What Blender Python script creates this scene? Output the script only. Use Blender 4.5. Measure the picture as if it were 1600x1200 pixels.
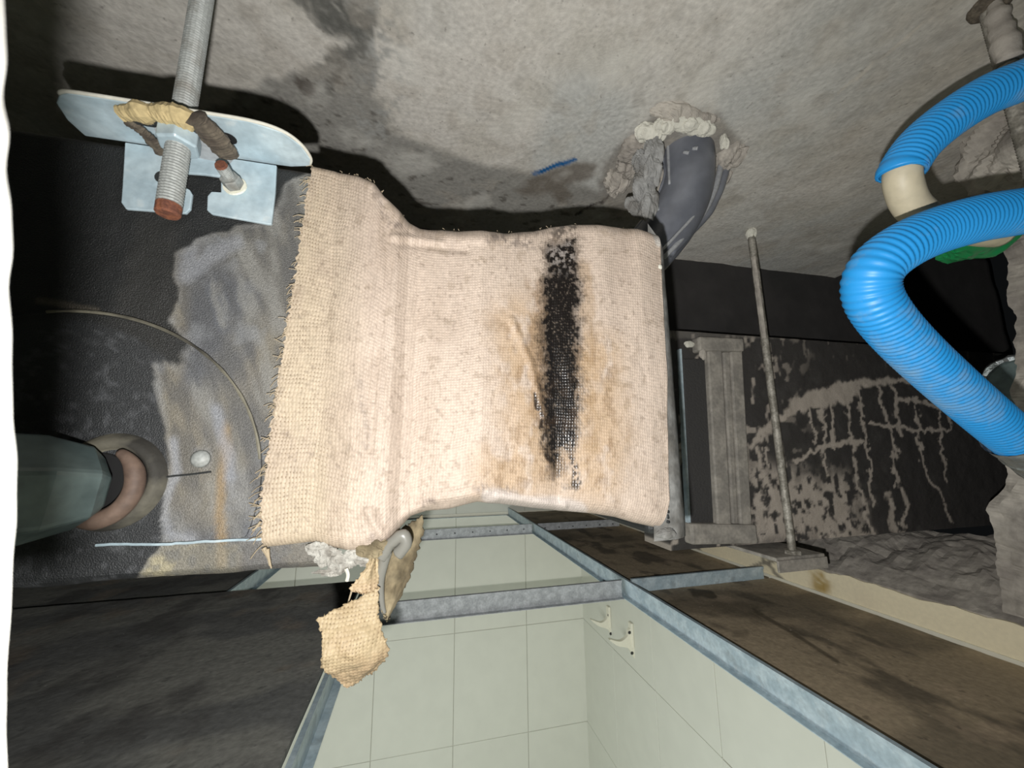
import bpy, bmesh, math, random
import numpy as np
from mathutils import Matrix, Vector
random.seed(5)
for o in list(bpy.data.objects): bpy.data.objects.remove(o, do_unlink=True)
scn = bpy.context.scene
col = scn.collection
ZO = 2.75                                  # height of the lens above the room floor

# ------------------------------------------------------------------ camera geometry
F = 600.0; CX, CY = 800.0, 600.0
vy = np.array([655-CX, -(708-CY), F]); vy /= np.linalg.norm(vy)
vz = np.array([760-CX, 2700+CY, F]); vz -= vy*vz.dot(vy); vz /= np.linalg.norm(vz)
vx = np.cross(vy, vz)
if vx[0] < 0: vx = -vx
R = np.array([vx, vy, vz])                 # room axes: X right, Y away, Z up, lens at the origin
def ray(x, y): return R @ np.array([x-CX, -(y-CY), F])
def onX(x, y, v): d = ray(x, y); return d*v/d[0]
def onY(x, y, v): d = ray(x, y); return d*v/d[1]
def onZ(x, y, v): d = ray(x, y); return d*v/d[2]
def at(x, y, D): return ray(x, y)*D/F
def pix(P):
    c = np.asarray(P, float) @ R
    return CX+F*c[..., 0]/c[..., 2], CY-F*c[..., 1]/c[..., 2]

cam = bpy.data.cameras.new('camera'); camo = bpy.data.objects.new('camera', cam); col.objects.link(camo)
cam.sensor_width = 36; cam.sensor_fit = 'HORIZONTAL'; cam.lens = 36*F/1600
cam.clip_start = .005; cam.clip_end = 50
rt, upv, bk = R[:, 0], R[:, 1], -R[:, 2]
camo.matrix_world = Matrix(((rt[0], upv[0], bk[0], 0), (rt[1], upv[1], bk[1], 0), (rt[2], upv[2], bk[2], ZO), (0, 0, 0, 1)))
cam.dof.use_dof = True; cam.dof.focus_distance = .38; cam.dof.aperture_fstop = cam.lens/.75
scn.camera = camo

# ------------------------------------------------------------------ light
w = bpy.data.worlds.new('world'); scn.world = w; w.use_nodes = True
w.node_tree.nodes['Background'].inputs[0].default_value = (.62, .68, .72, 1)
w.node_tree.nodes['Background'].inputs[1].default_value = .006
fl = bpy.data.lights.new('phone_flash', 'SPOT'); fl.energy = 6.4; fl.shadow_soft_size = .0027
fl.spot_size = math.radians(176); fl.spot_blend = .85; fl.color = (1, .985, .965)
flo = bpy.data.objects.new('phone_flash', fl); col.objects.link(flo)
flm = camo.matrix_world.copy(); off = R @ np.array([-.009, -.027, 0]); flm.translation = Vector((off[0], off[1], off[2]+ZO))
flo.matrix_world = flm
fl.use_nodes = True; fnt = fl.node_tree; fem = fnt.nodes['Emission']; ffo = fnt.nodes.new('ShaderNodeLightFalloff')
ffo.inputs['Strength'].default_value = 3.3; fnt.links.new(ffo.outputs['Linear'], fem.inputs['Strength'])
rl = bpy.data.lights.new('room_lamp', 'AREA'); rl.energy = 25; rl.shape = 'RECTANGLE'; rl.size = .9; rl.size_y = .9; rl.color = (.96, 1, .99)
rlo = bpy.data.objects.new('room_lamp', rl); col.objects.link(rlo); rlo.location = (-.75, .35, ZO-.82)
rlo.rotation_euler = (math.radians(12), math.radians(-34), 0)
vs = scn.view_settings; scn.display_settings.display_device = 'sRGB'
vs.view_transform = 'Standard'; vs.look = 'None'; vs.gamma = 1; vs.use_curve_mapping = False; vs.exposure = 0.0

# ------------------------------------------------------------------ helpers
def lin(c):
    c = np.asarray(c, float)/255.
    return np.where(c <= .04045, c/12.92, ((c+.055)/1.055)**2.4)
def L4(c): return tuple(lin(c))+(1,)
def hsh(i, j, s): 
    v = np.sin(i*127.1+j*311.7+s*74.7)*43758.5453
    return v-np.floor(v)
def vnoise(x, y, s=0):
    x = np.asarray(x, float); y = np.asarray(y, float)
    i = np.floor(x); j = np.floor(y); u = x-i; v = y-j; u = u*u*(3-2*u); v = v*v*(3-2*v)
    return (hsh(i, j, s)*(1-u)+hsh(i+1, j, s)*u)*(1-v)+(hsh(i, j+1, s)*(1-u)+hsh(i+1, j+1, s)*u)*v
def fbm(x, y, s=0, o=4):
    a = .5; r = 0; t = 0
    for k in range(o):
        r = r+a*vnoise(x, y, s+k*3.1); t += a; a *= .5; x = x*2.03+7.1; y = y*2.03+3.7
    return r/t
def sstep(a, b, x): t = np.clip((x-a)/(b-a), 0, 1); return t*t*(3-2*t)
def sdseg(x, y, p, q):
    dx, dy = q[0]-p[0], q[1]-p[1]; l = dx*dx+dy*dy+1e-9
    t = np.clip(((x-p[0])*dx+(y-p[1])*dy)/l, 0, 1)
    return np.hypot(x-p[0]-t*dx, y-p[1]-t*dy)
def sdline(x, y, pts):
    d = None
    for p, q in zip(pts[:-1], pts[1:]):
        e = sdseg(x, y, p, q); d = e if d is None else np.minimum(d, e)
    return d
def sdpoly(x, y, pts):
    d = sdline(x, y, list(pts)+[pts[0]]); ins = np.zeros(np.shape(x), bool)
    for (x0, y0), (x1, y1) in zip(pts, list(pts[1:])+[pts[0]]):
        c = (y0 > y) != (y1 > y)
        ins ^= c & (x < (x1-x0)*(y-y0)/((y1-y0) if y1 != y0 else 1e-9)+x0)
    return np.where(ins, -d, d)
def blend(c, m, rgb): return c*(1-m[..., None])+lin(rgb)*m[..., None]

# materials
def NT(name):
    m = bpy.data.materials.new(name); m.use_nodes = True; nt = m.node_tree; b = nt.nodes['Principled BSDF']
    return m, nt, b
def nd(nt, t, **k):
    n = nt.nodes.new(t)
    for a, v in k.items():
        if hasattr(n, a): setattr(n, a, v)
        else: n.inputs[a.replace('_', ' ')].default_value = v
    return n
def mat(name, rgb, rough=.6, metal=0, var=.15, scale=30, bump=.0, bscale=200, attr=None, spec=.5, rgb2=None, specks=None, coat=0, trans=0):
    m, nt, b = NT(name); lk = nt.links.new
    tc = nd(nt, 'ShaderNodeTexCoord')
    n = nd(nt, 'ShaderNodeTexNoise'); n.inputs['Scale'].default_value = scale; n.inputs['Detail'].default_value = 6
    lk(tc.outputs['Object'], n.inputs['Vector'])
    if attr:
        a = nd(nt, 'ShaderNodeAttribute', attribute_name=attr); base = a.outputs['Color']
    else:
        mx0 = nd(nt, 'ShaderNodeMix', data_type='RGBA'); mx0.inputs[6].default_value = L4(rgb)
        mx0.inputs[7].default_value = L4(rgb2 if rgb2 else rgb)
        r0 = nd(nt, 'ShaderNodeMapRange'); r0.inputs[1].default_value = .42; r0.inputs[2].default_value = .6
        lk(n.outputs['Fac'], r0.inputs[0]); lk(r0.outputs[0], mx0.inputs[0]); base = mx0.outputs[2]
    n2 = nd(nt, 'ShaderNodeTexNoise'); n2.inputs['Scale'].default_value = scale*4.7; n2.inputs['Detail'].default_value = 5
    lk(tc.outputs['Object'], n2.inputs['Vector'])
    mr = nd(nt, 'ShaderNodeMapRange'); mr.inputs[1].default_value = .25; mr.inputs[2].default_value = .75
    mr.inputs[3].default_value = 1-var; mr.inputs[4].default_value = 1+var
    lk(n2.outputs['Fac'], mr.inputs[0])
    mul = nd(nt, 'ShaderNodeMix', data_type='RGBA', blend_type='MULTIPLY'); mul.inputs[0].default_value = 1
    lk(base, mul.inputs[6]); lk(mr.outputs[0], mul.inputs[7])
    res = mul.outputs[2]
    for sc_, lo, hi, rgbs, am in (specks or []):
        ns = nd(nt, 'ShaderNodeTexNoise'); ns.inputs['Scale'].default_value = sc_; ns.inputs['Detail'].default_value = 3
        lk(tc.outputs['Object'], ns.inputs['Vector'])
        rs = nd(nt, 'ShaderNodeMapRange'); rs.inputs[1].default_value = lo; rs.inputs[2].default_value = hi; rs.inputs[4].default_value = am
        lk(ns.outputs['Fac'], rs.inputs[0])
        ms = nd(nt, 'ShaderNodeMix', data_type='RGBA'); lk(rs.outputs[0], ms.inputs[0]); lk(res, ms.inputs[6]); ms.inputs[7].default_value = L4(rgbs)
        res = ms.outputs[2]
    lk(res, b.inputs['Base Color'])
    b.inputs['Roughness'].default_value = rough; b.inputs['Metallic'].default_value = metal
    b.inputs['Specular IOR Level'].default_value = spec; b.inputs['Coat Weight'].default_value = coat
    b.inputs['Transmission Weight'].default_value = trans
    if bump:
        nb = nd(nt, 'ShaderNodeTexNoise'); nb.inputs['Scale'].default_value = bscale; nb.inputs['Detail'].default_value = 4
        lk(tc.outputs['Object'], nb.inputs['Vector'])
        bp = nd(nt, 'ShaderNodeBump'); bp.inputs['Strength'].default_value = bump; bp.inputs['Distance'].default_value = .002
        lk(nb.outputs['Fac'], bp.inputs['Height']); lk(bp.outputs[0], b.inputs['Normal'])
    return m

ORG = {}
def tag(o, label=None, cat=None, group=None, kind=None):
    if label: o['label'] = label
    if cat: o['category'] = cat
    if group: o['group'] = group
    if kind: o['kind'] = kind
    return o
def empty(name, loc, label, cat, group=None):
    o = bpy.data.objects.new(name, None); col.objects.link(o); o.empty_display_size = .02
    l = np.array([loc[0], loc[1], loc[2]+ZO]); o.location = l; ORG[o.name] = l
    return tag(o, label, cat, group)
def obj(name, V, Fc, m, parent=None, smooth=False, color=None, uvw=None, bevel=0):
    V = np.array(V, float); V[:, 2] += ZO
    if parent: org = ORG[parent.name]
    else: org = np.array([(V[:, 0].min()+V[:, 0].max())/2, (V[:, 1].min()+V[:, 1].max())/2, V[:, 2].min()])
    V = V-org
    me = bpy.data.meshes.new(name); me.from_pydata(V.tolist(), [], [list(map(int, f)) for f in Fc]); 
    if color is not None:
        at_ = me.attributes.new('col', 'FLOAT_COLOR', 'POINT')
        c4 = np.concatenate([color, np.ones((len(color), 1))], 1).astype(np.float32); at_.data.foreach_set('color', c4.ravel())
    if uvw is not None:
        at_ = me.attributes.new('uvw', 'FLOAT_VECTOR', 'POINT'); at_.data.foreach_set('vector', np.asarray(uvw, np.float32).ravel())
    bm = bmesh.new(); bm.from_mesh(me)
    if bevel:
        es = [e for e in bm.edges if len(e.link_faces) == 2 and e.calc_face_angle(0) > .6]
        bmesh.ops.bevel(bm, geom=es, offset=bevel, segments=2, profile=.5, affect='EDGES')
    bmesh.ops.recalc_face_normals(bm, faces=bm.faces)
    bm.to_mesh(me); bm.free()
    if smooth: me.shade_smooth()
    me.materials.append(m)
    o = bpy.data.objects.new(name, me); col.objects.link(o)
    if parent: o.parent = parent; ORG[o.name] = ORG[parent.name]
    else: o.location = org; ORG[o.name] = org
    return o
def boxg(x0, x1, y0, y1, z0, z1):
    V = [(x, y, z) for x in (x0, x1) for y in (y0, y1) for z in (z0, z1)]
    return V, [(0, 1, 3, 2), (4, 6, 7, 5), (0, 4, 5, 1), (2, 3, 7, 6), (0, 2, 6, 4), (1, 5, 7, 3)]
def box(name, a, m, parent=None, bevel=0, **k):
    V, Fc = boxg(*a); return obj(name, V, Fc, m, parent, bevel=bevel, **k)
def join(*gs):
    V = []; Fc = []
    for v, f in gs:
        n = len(V); V += [tuple(p) for p in v]; Fc += [tuple(i+n for i in q) for q in f]
    return V, Fc
def prism(pts, ax0, ax1):
    """closed polygon of 3-D points at one face and the same polygon at the other"""
    n = len(pts); V = [tuple(np.array(p)+ax0) for p in pts]+[tuple(np.array(p)+ax1) for p in pts]
    Fc = [tuple(range(n)), tuple(range(2*n-1, n-1, -1))]+[(i, i+n, (i+1) % n+n, (i+1) % n) for i in range(n)]
    return V, Fc
def cr(pts, n):
    """Catmull-Rom resample"""
    P = np.array(pts, float); P = np.vstack([2*P[0]-P[1], P, 2*P[-1]-P[-2]]); out = []
    for i in range(1, len(P)-2):
        t = np.linspace(0, 1, 40, endpoint=False)[:, None]
        a, b, c, d = P[i-1], P[i], P[i+1], P[i+2]
        out.append(.5*((2*b)+(-a+c)*t+(2*a-5*b+4*c-d)*t*t+(-a+3*b-3*c+d)*t**3))
    out.append(P[-2][None]); Q = np.vstack(out)
    s = np.r_[0, np.cumsum(np.linalg.norm(np.diff(Q, axis=0), axis=1))]
    t = np.linspace(0, s[-1], n)
    return np.stack([np.interp(t, s, Q[:, k]) for k in range(Q.shape[1])], 1), t
def tube(pts, rad, seg=12, cap=True, closed=False):
    P = np.array(pts, float); n = len(P); rad = np.broadcast_to(rad, (n,))
    T = np.gradient(P, axis=0); T /= np.linalg.norm(T, axis=1)[:, None]
    u = np.cross(T[0], (0, 0, 1.)); 
    if np.linalg.norm(u) < .1: u = np.cross(T[0], (1., 0, 0))
    u /= np.linalg.norm(u); V = []
    a = np.linspace(0, 2*math.pi, seg, endpoint=False)
    for i in range(n):
        u = u-T[i]*u.dot(T[i]); u /= np.linalg.norm(u); v = np.cross(T[i], u)
        V += [tuple(P[i]+rad[i]*(math.cos(k)*u+math.sin(k)*v)) for k in a]
    Fc = [(i*seg+k, i*seg+(k+1) % seg, (i+1)*seg+(k+1) % seg, (i+1)*seg+k) for i in range(n-1) for k in range(seg)]
    if cap: Fc += [tuple(range(seg-1, -1, -1)), tuple(range((n-1)*seg, n*seg))]
    return V, Fc
def lathe(c, axis, prof, seg=24, phase=0):
    """prof: list of (distance along axis, radius)"""
    c = np.array(c, float); ax = np.array(axis, float); ax /= np.linalg.norm(ax)
    u = np.cross(ax, (0, 0, 1.)); 
    if np.linalg.norm(u) < .1: u = np.cross(ax, (1., 0, 0))
    u /= np.linalg.norm(u); v = np.cross(ax, u); V = []
    for h, r in prof:
        for k in range(seg):
            t = phase+2*math.pi*k/seg; V.append(tuple(c+ax*h+r*(math.cos(t)*u+math.sin(t)*v)))
    n = len(prof)
    Fc = [(i*seg+k, i*seg+(k+1) % seg, (i+1)*seg+(k+1) % seg, (i+1)*seg+k) for i in range(n-1) for k in range(seg)]
    Fc += [tuple(range(seg-1, -1, -1)), tuple(range((n-1)*seg, n*seg))]
    return V, Fc
def gridF(nu, nv): 
    return [(i*nv+j, (i+1)*nv+j, (i+1)*nv+j+1, i*nv+j+1) for i in range(nu-1) for j in range(nv-1)]
def slabgrid(P, N, th):
    """grid of points P[nu,nv,3] thickened by th along N: front, back and rim"""
    nu, nv = P.shape[:2]; A = P.reshape(-1, 3); n = len(A); B = A+np.asarray(N).reshape(-1, 3)*th if np.ndim(N) > 1 else A+np.array(N)*th
    f = gridF(nu, nv); Fc = list(f)+[tuple(i+n for i in q[::-1]) for q in f]
    bd = [i*nv for i in range(nu)]+[(nu-1)*nv+j for j in range(1, nv)]+[i*nv+nv-1 for i in range(nu-2, -1, -1)]+[j for j in range(nv-2, 0, -1)]
    Fc += [(bd[k], bd[k]+n, bd[(k+1) % len(bd)]+n, bd[(k+1) % len(bd)]) for k in range(len(bd))]
    return np.vstack([A, B]), Fc
def hexnut(c, axis, r, h, rh): 
    return lathe(c, axis, [(0, r*.93), (h*.12, r), (h*.88, r), (h, r*.93)], 6, .3)
def rodg(p0, p1, r, pitch, seg=14, depth=.06):
    p0 = np.array(p0); p1 = np.array(p1); l = np.linalg.norm(p1-p0); n = int(l/pitch)*2+2
    t = np.linspace(0, 1, n)[:, None]; P = p0+(p1-p0)*t
    return tube(P, r*(1-depth*(np.arange(n) % 2)), seg)

# ------------------------------------------------------------------ materials
M = dict(
 galv=mat('galvanised_sheet', (166, 184, 192), .42, .15, .14, 40, .1, 300, rgb2=(188, 204, 210), specks=[(90, .64, .72, (206, 214, 214), .5), (35, .60, .70, (132, 142, 146), .5)]),
 galvdull=mat('galvanised_dull', (156, 160, 162), .5, .12, .2, 60, .1, 200, rgb2=(176, 180, 182)),
 zinc=mat('zinc_thread', (146, 149, 146), .6, .1, .25, 120, .1, 300, specks=[(45, .52, .64, (96, 88, 76), .6)]),
 zincold=mat('weathered_zinc', (120, 116, 106), .6, .3, .35, 80, .3, 300, rgb2=(160, 156, 146)),
 rust=mat('rust', (128, 78, 54), .85, 0, .3, 200, .4, 400, rgb2=(96, 58, 44)),
 tile=mat('glazed_tile', (214, 216, 204), .35, 0, .03, 3, spec=.35),
 grout=mat('grout', (182, 182, 170), .9, 0, .1, 20),
 board=mat('ceiling_board_back', (0, 0, 0), .9, 0, .2, 30, .3, 120, attr='col', specks=[(130, .70, .76, (206, 196, 176), .6), (60, .66, .74, (84, 76, 64), .5)]),
 boardl=mat('grey_board_back', (0, 0, 0), .92, 0, .22, 30, .3, 120, attr='col', specks=[(110, .71, .76, (190, 188, 180), .6), (60, .64, .72, (70, 70, 68), .5)]),
 hose=mat('blue_corrugated_plastic', (38, 140, 205), .42, 0, .14, 35, .1, 200, rgb2=(62, 156, 212)),
 pvc=mat('grey_pvc', (112, 115, 122), .4, 0, .12, 14, .05, 60, rgb2=(96, 99, 106)),
 foam=mat('white_sealant', (196, 194, 182), .85, 0, .08, 60, .4, 150),
 mortar=mat('rough_mortar', (168, 162, 152), .95, 0, .25, 18, .8, 90, rgb2=(146, 140, 132)),
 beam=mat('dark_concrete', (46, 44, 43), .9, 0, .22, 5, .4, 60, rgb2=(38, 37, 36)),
 green=mat('green_plastic', (14, 120, 66), .3, 0, .1, 20, .1, 60),
 beige=mat('beige_pipe', (196, 186, 160), .5, 0, .1, 30),
 white=mat('white_board', (230, 228, 220), .8, 0, .05, 30),
 brown=mat('brown_rubber', (92, 84, 72), .9, 0, .3, 90, .5, 200, rgb2=(70, 62, 54)),
 yellow=mat('yellow_foam', (178, 160, 118), .9, 0, .15, 90, .5, 200),
 black=mat('black_hole', (8, 8, 8), .9),
 rubber=mat('black_rubber', (40, 42, 42), .6, 0, .2, 60, .3, 400),
 foil=mat('crumpled_foil', (170, 175, 176), .3, .7, .2, 40, .8, 80),
 foilgreen=mat('dark_wrapped_pipe', (96, 110, 108), .4, .1, .2, 30, .4, 60, rgb2=(76, 90, 90)),
 brownring=mat('brown_pipe_edge', (104, 86, 74), .7, 0, .2, 60, .2, 150, rgb2=(84, 68, 58)),
 olive=mat('stained_collar', (112, 108, 94), .8, 0, .25, 22, .4, 150, rgb2=(44, 42, 37)),
 plastic=mat('ivory_plastic', (226, 224, 206), .35, 0, .04, 20),
 scrap=mat('white_insulation', (168, 166, 158), .9, 0, .25, 120, .8, 250, rgb2=(128, 124, 116)),
 collar=mat('grey_collar_paint', (132, 132, 129), .7, 0, .3, 40, .4, 150, rgb2=(98, 96, 91)),
 pvclight=mat('grey_drip_and_glint', (150, 152, 154), .7, 0, .2, 60),
 smear=mat('grey_cement_smear', (140, 140, 138), .8, 0, .25, 30, .4, 90, rgb2=(112, 110, 106)),
 film=mat('white_film', (122, 121, 114), .35, 0, .06, 25, .2, 40),
 liner=mat('brown_fibre_liner', (138, 126, 100), .95, 0, .35, 45, .8, 160, rgb2=(92, 82, 62)),
 thread=mat('jute_thread', (160, 146, 122), .9, 0, .15, 90),
 unit=mat('unit_skin', (0, 0, 0), .52, 0, .3, 200, .5, 1400, attr='col', spec=.5),
 soffit=mat('concrete_soffit', (0, 0, 0), .9, 0, .16, 38, .45, 170, attr='col', spec=.2, specks=[(150, .66, .74, (98, 94, 88), .45), (26, .58, .70, (150, 146, 138), .45), (11, .56, .66, (206, 204, 196), .4)]),
 duct=mat('splashed_duct_skin', (0, 0, 0), .7, 0, .15, 120, .3, 500, attr='col', spec=.35),
 wallc=mat('cream_wall', (0, 0, 0), .6, 0, .05, 30, .1, 80, attr='col'),
 floor=mat('room_floor', (170, 168, 158), .5, 0, .1, 6),
)
def canvas_mat():
    m, nt, b = NT('jute_canvas'); lk = nt.links.new
    a = nd(nt, 'ShaderNodeAttribute', attribute_name='col'); u = nd(nt, 'ShaderNodeAttribute', attribute_name='uvw')
    tc = nd(nt, 'ShaderNodeTexCoord')
    nz = nd(nt, 'ShaderNodeTexNoise'); nz.inputs['Scale'].default_value = 35; nz.inputs['Detail'].default_value = 3
    lk(tc.outputs['Object'], nz.inputs['Vector'])
    wv = nd(nt, 'ShaderNodeVectorMath', operation='MULTIPLY_ADD'); lk(nz.outputs['Color'], wv.inputs[0])
    wv.inputs[1].default_value = (.006, .006, 0); lk(u.outputs['Vector'], wv.inputs[2])
    sp = nd(nt, 'ShaderNodeSeparateXYZ'); lk(wv.outputs[0], sp.inputs[0])
    def absin(s, pitch):
        k = nd(nt, 'ShaderNodeMath', operation='MULTIPLY'); lk(s, k.inputs[0]); k.inputs[1].default_value = math.pi/pitch
        q = nd(nt, 'ShaderNodeMath', operation='SINE'); lk(k.outputs[0], q.inputs[0])
        r = nd(nt, 'ShaderNodeMath', operation='ABSOLUTE'); lk(q.outputs[0], r.inputs[0]); return r.outputs[0]
    A = absin(sp.outputs[0], 0.00185); B = absin(sp.outputs[1], 0.00185)
    h = nd(nt, 'ShaderNodeMath', operation='MAXIMUM'); lk(A, h.inputs[0]); lk(B, h.inputs[1])
    mn = nd(nt, 'ShaderNodeMath', operation='MULTIPLY'); lk(A, mn.inputs[0]); lk(B, mn.inputs[1])
    # openness of the weave is stored in uvw.z
    spu = nd(nt, 'ShaderNodeSeparateXYZ'); lk(u.outputs['Vector'], spu.inputs[0])
    gap = nd(nt, 'ShaderNodeMapRange'); lk(h.outputs[0], gap.inputs[0]); gap.inputs[1].default_value = .15; gap.inputs[2].default_value = .75
    gap.inputs[3].default_value = 1; gap.inputs[4].default_value = 0
    nz3 = nd(nt, 'ShaderNodeTexNoise'); nz3.inputs['Scale'].default_value = 120; nz3.inputs['Detail'].default_value = 4
    lk(tc.outputs['Object'], nz3.inputs['Vector'])
    rg = nd(nt, 'ShaderNodeMapRange'); lk(nz3.outputs['Fac'], rg.inputs[0]); rg.inputs[1].default_value = .38; rg.inputs[2].default_value = .62
    rg.inputs[3].default_value = .25; rg.inputs[4].default_value = 1.25
    g1 = nd(nt, 'ShaderNodeMath', operation='MULTIPLY'); lk(gap.outputs[0], g1.inputs[0]); lk(rg.outputs[0], g1.inputs[1])
    g2 = nd(nt, 'ShaderNodeMath', operation='MULTIPLY'); g2.use_clamp = True; lk(g1.outputs[0], g2.inputs[0]); lk(spu.outputs[2], g2.inputs[1])
    nz2 = nd(nt, 'ShaderNodeTexNoise'); nz2.inputs['Scale'].default_value = 520; nz2.inputs['Detail'].default_value = 3
    lk(tc.outputs['Object'], nz2.inputs['Vector'])
    mr = nd(nt, 'ShaderNodeMapRange'); lk(nz2.outputs['Fac'], mr.inputs[0]); mr.inputs[1].default_value = .3; mr.inputs[2].default_value = .7
    mr.inputs[3].default_value = .86; mr.inputs[4].default_value = 1.1
    mu = nd(nt, 'ShaderNodeMix', data_type='RGBA', blend_type='MULTIPLY'); mu.inputs[0].default_value = 1
    lk(a.outputs['Color'], mu.inputs[6]); lk(mr.outputs[0], mu.inputs[7])
    mx = nd(nt, 'ShaderNodeMix', data_type='RGBA', blend_type='MULTIPLY'); lk(g2.outputs[0], mx.inputs[0]); lk(mu.outputs[2], mx.inputs[6])
    mx.inputs[7].default_value = (.42, .36, .30, 1)
    lk(mx.outputs[2], b.inputs['Base Color'])
    # wet where dark: gloss follows the stain's own colour
    bw = nd(nt, 'ShaderNodeRGBToBW'); lk(a.outputs['Color'], bw.inputs[0])
    rr = nd(nt, 'ShaderNodeMapRange'); lk(bw.outputs[0], rr.inputs[0]); rr.inputs[1].default_value = .02; rr.inputs[2].default_value = .3
    rr.inputs[3].default_value = .3; rr.inputs[4].default_value = .62
    lk(rr.outputs[0], b.inputs['Roughness'])
    hh = nd(nt, 'ShaderNodeMath', operation='ADD'); lk(mn.outputs[0], hh.inputs[0]); lk(nz2.outputs['Fac'], hh.inputs[1])
    bp = nd(nt, 'ShaderNodeBump'); bp.inputs['Strength'].default_value = .35; bp.inputs['Distance'].default_value = .0006
    lk(hh.outputs[0], bp.inputs['Height']); lk(bp.outputs[0], b.inputs['Normal'])
    return m
M['canvas'] = canvas_mat()

# ------------------------------------------------------------------ the setting
ZS = .42      # concrete soffit above the lens
ZG = -.333    # underside of the ceiling grid
XW = .89      # right wall
YB = 2.12     # back wall
# concrete soffit
nu, nv = 440, 190
gx = np.linspace(-.62, 1.0, nu); gy = np.linspace(.02, .70, nv); X, Y = np.meshgrid(gx, gy, indexing='ij')
P = np.stack([X, Y, np.full_like(X, ZS)], -1); px, py = pix(P)
n1 = fbm(X*16, Y*16, 1, 5); n2 = fbm(X*60, Y*60, 2, 4); n3 = fbm(X*5, Y*5, 3, 3)
wx = px+(n1-.5)*60+(n2-.5)*24; wy = py+(fbm(X*16, Y*16, 9, 5)-.5)*50
C = np.broadcast_to(lin((190, 186, 178)), X.shape+(3,)).copy()
C = blend(C, sstep(.4, .65, n3), (176, 176, 171)); C = blend(C, sstep(.5, .72, n1)*.5, (172, 167, 156))
dk = [(480, -20), (598, -20), (585, 80), (592, 150), (630, 210), (700, 238), (760, 258), (830, 268), (900, 285), (1010, 330), (1010, 470), (400, 470), (300, 180), (400, 134), (470, 110), (545, 65), (500, 50)]
C = blend(C, sstep(6, -8, sdpoly(px+(n2-.5)*50+(n1-.5)*20, py+(n2-.5)*14, dk))*1.0, (136, 134, 128))
sp = fbm(px/16+py/40, py/5.0, 21, 2); reg = sstep(0, -30, sdpoly(px, py, dk))
C = blend(C, sstep(.70, .78, sp)*reg*.8, (84, 80, 74))
sp2 = fbm(px/8, py/8, 22, 3)
m_ = sstep(60, 10, sdline(px, py, [(590, 20), (600, 110), (585, 190)]))
C = blend(C, m_*sstep(.5, .62, sp2)*.8, (146, 146, 142))
for pts, wd, c, s in [([(470, -10), (520, 25), (560, 40)], 34, (84, 84, 80), .85), ([(515, 92), (560, 78)], 14, (96, 95, 90), .8), ([(475, 130), (484, 142)], 9, (88, 82, 76), .9), ([(430, 155), (440, 160)], 5, (100, 95, 90), .8), ([(520, 150), (535, 95)], 9, (104, 102, 96), .7)]:
    C = blend(C, sstep(wd, wd*.5, sdline(px+(n2-.5)*40, py+(sp2-.5)*30, pts))*s*sstep(.3, .55, sp2+.12), c)
# cement smear, damp ring and strokes around the pipe hole
C = blend(C, sstep(6, -5, sdpoly(px+(n2-.5)*24, py+(n1-.5)*16, [(806, 298), (840, 272), (880, 258), (932, 254), (925, 274), (884, 292), (893, 318), (878, 318), (862, 300), (815, 306)]))*.85, (104, 97, 88))
C = blend(C, sstep(12, -8, sdpoly(px+(n2-.5)*26, py, [(945, 255), (985, 215), (1040, 170), (1110, 165), (1160, 225), (1150, 250), (1090, 340), (960, 340), (940, 300)]))*.7, (112, 106, 98))
C = blend(C, sstep(2.6, 1.0, sdline(px, py+(n2-.5)*10, [(958, 300), (940, 318), (915, 326), (900, 336)])), (50, 46, 44))
C = blend(C, sstep(4.2, 2.0, sdline(px, py+(n2-.5)*4, [(834, 271), (866, 260), (898, 249)])), (26, 86, 136))
C = blend(C, sstep(3, 1.0, sdline(px, py+(n2-.5)*8, [(1310, 145), (1380, 88), (1460, 25)]))*.7, (196, 190, 178))
C = blend(C, sstep(3, 1.0, sdline(px, py+(n2-.5)*8, [(1190, 125), (1240, 115)]))*.4, (190, 186, 176))
C = blend(C, sstep(.6, .75, fbm(X*30+4, Y*30, 31, 4))*.35, (160, 153, 142))
C = blend(C, sstep(1120, 1560, px)*.45, (172, 161, 146))   # the slab grows browner towards its right end
Z = ZS+(n1-.5)*.003+(n2-.5)*.0012
P[..., 2] = Z
V, Fc = slabgrid(P, (0, 0, 1), .14)
ceil = tag(obj('ceiling', V, Fc, M['soffit'], smooth=False, color=np.vstack([C.reshape(-1, 3)]*2)), 'grey trowelled concrete slab overhead with darker damp patches', kind='structure')
for p in ceil.data.polygons[:len(gridF(nu, nv))]: p.use_smooth = True
# dark downstand beam at the far end of the slab
nu, nv = 90, 30
gx = np.linspace(-.62, 1.6, nu); gz = np.linspace(.06, ZS+.12, nv); X, Zg = np.meshgrid(gx, gz, indexing='ij')
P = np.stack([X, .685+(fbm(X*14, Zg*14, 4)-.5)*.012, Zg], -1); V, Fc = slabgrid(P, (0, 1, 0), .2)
tag(obj('concrete_beam', V, Fc, M['beam'], smooth=True), 'dark concrete downstand beam behind the duct', kind='structure')

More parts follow.
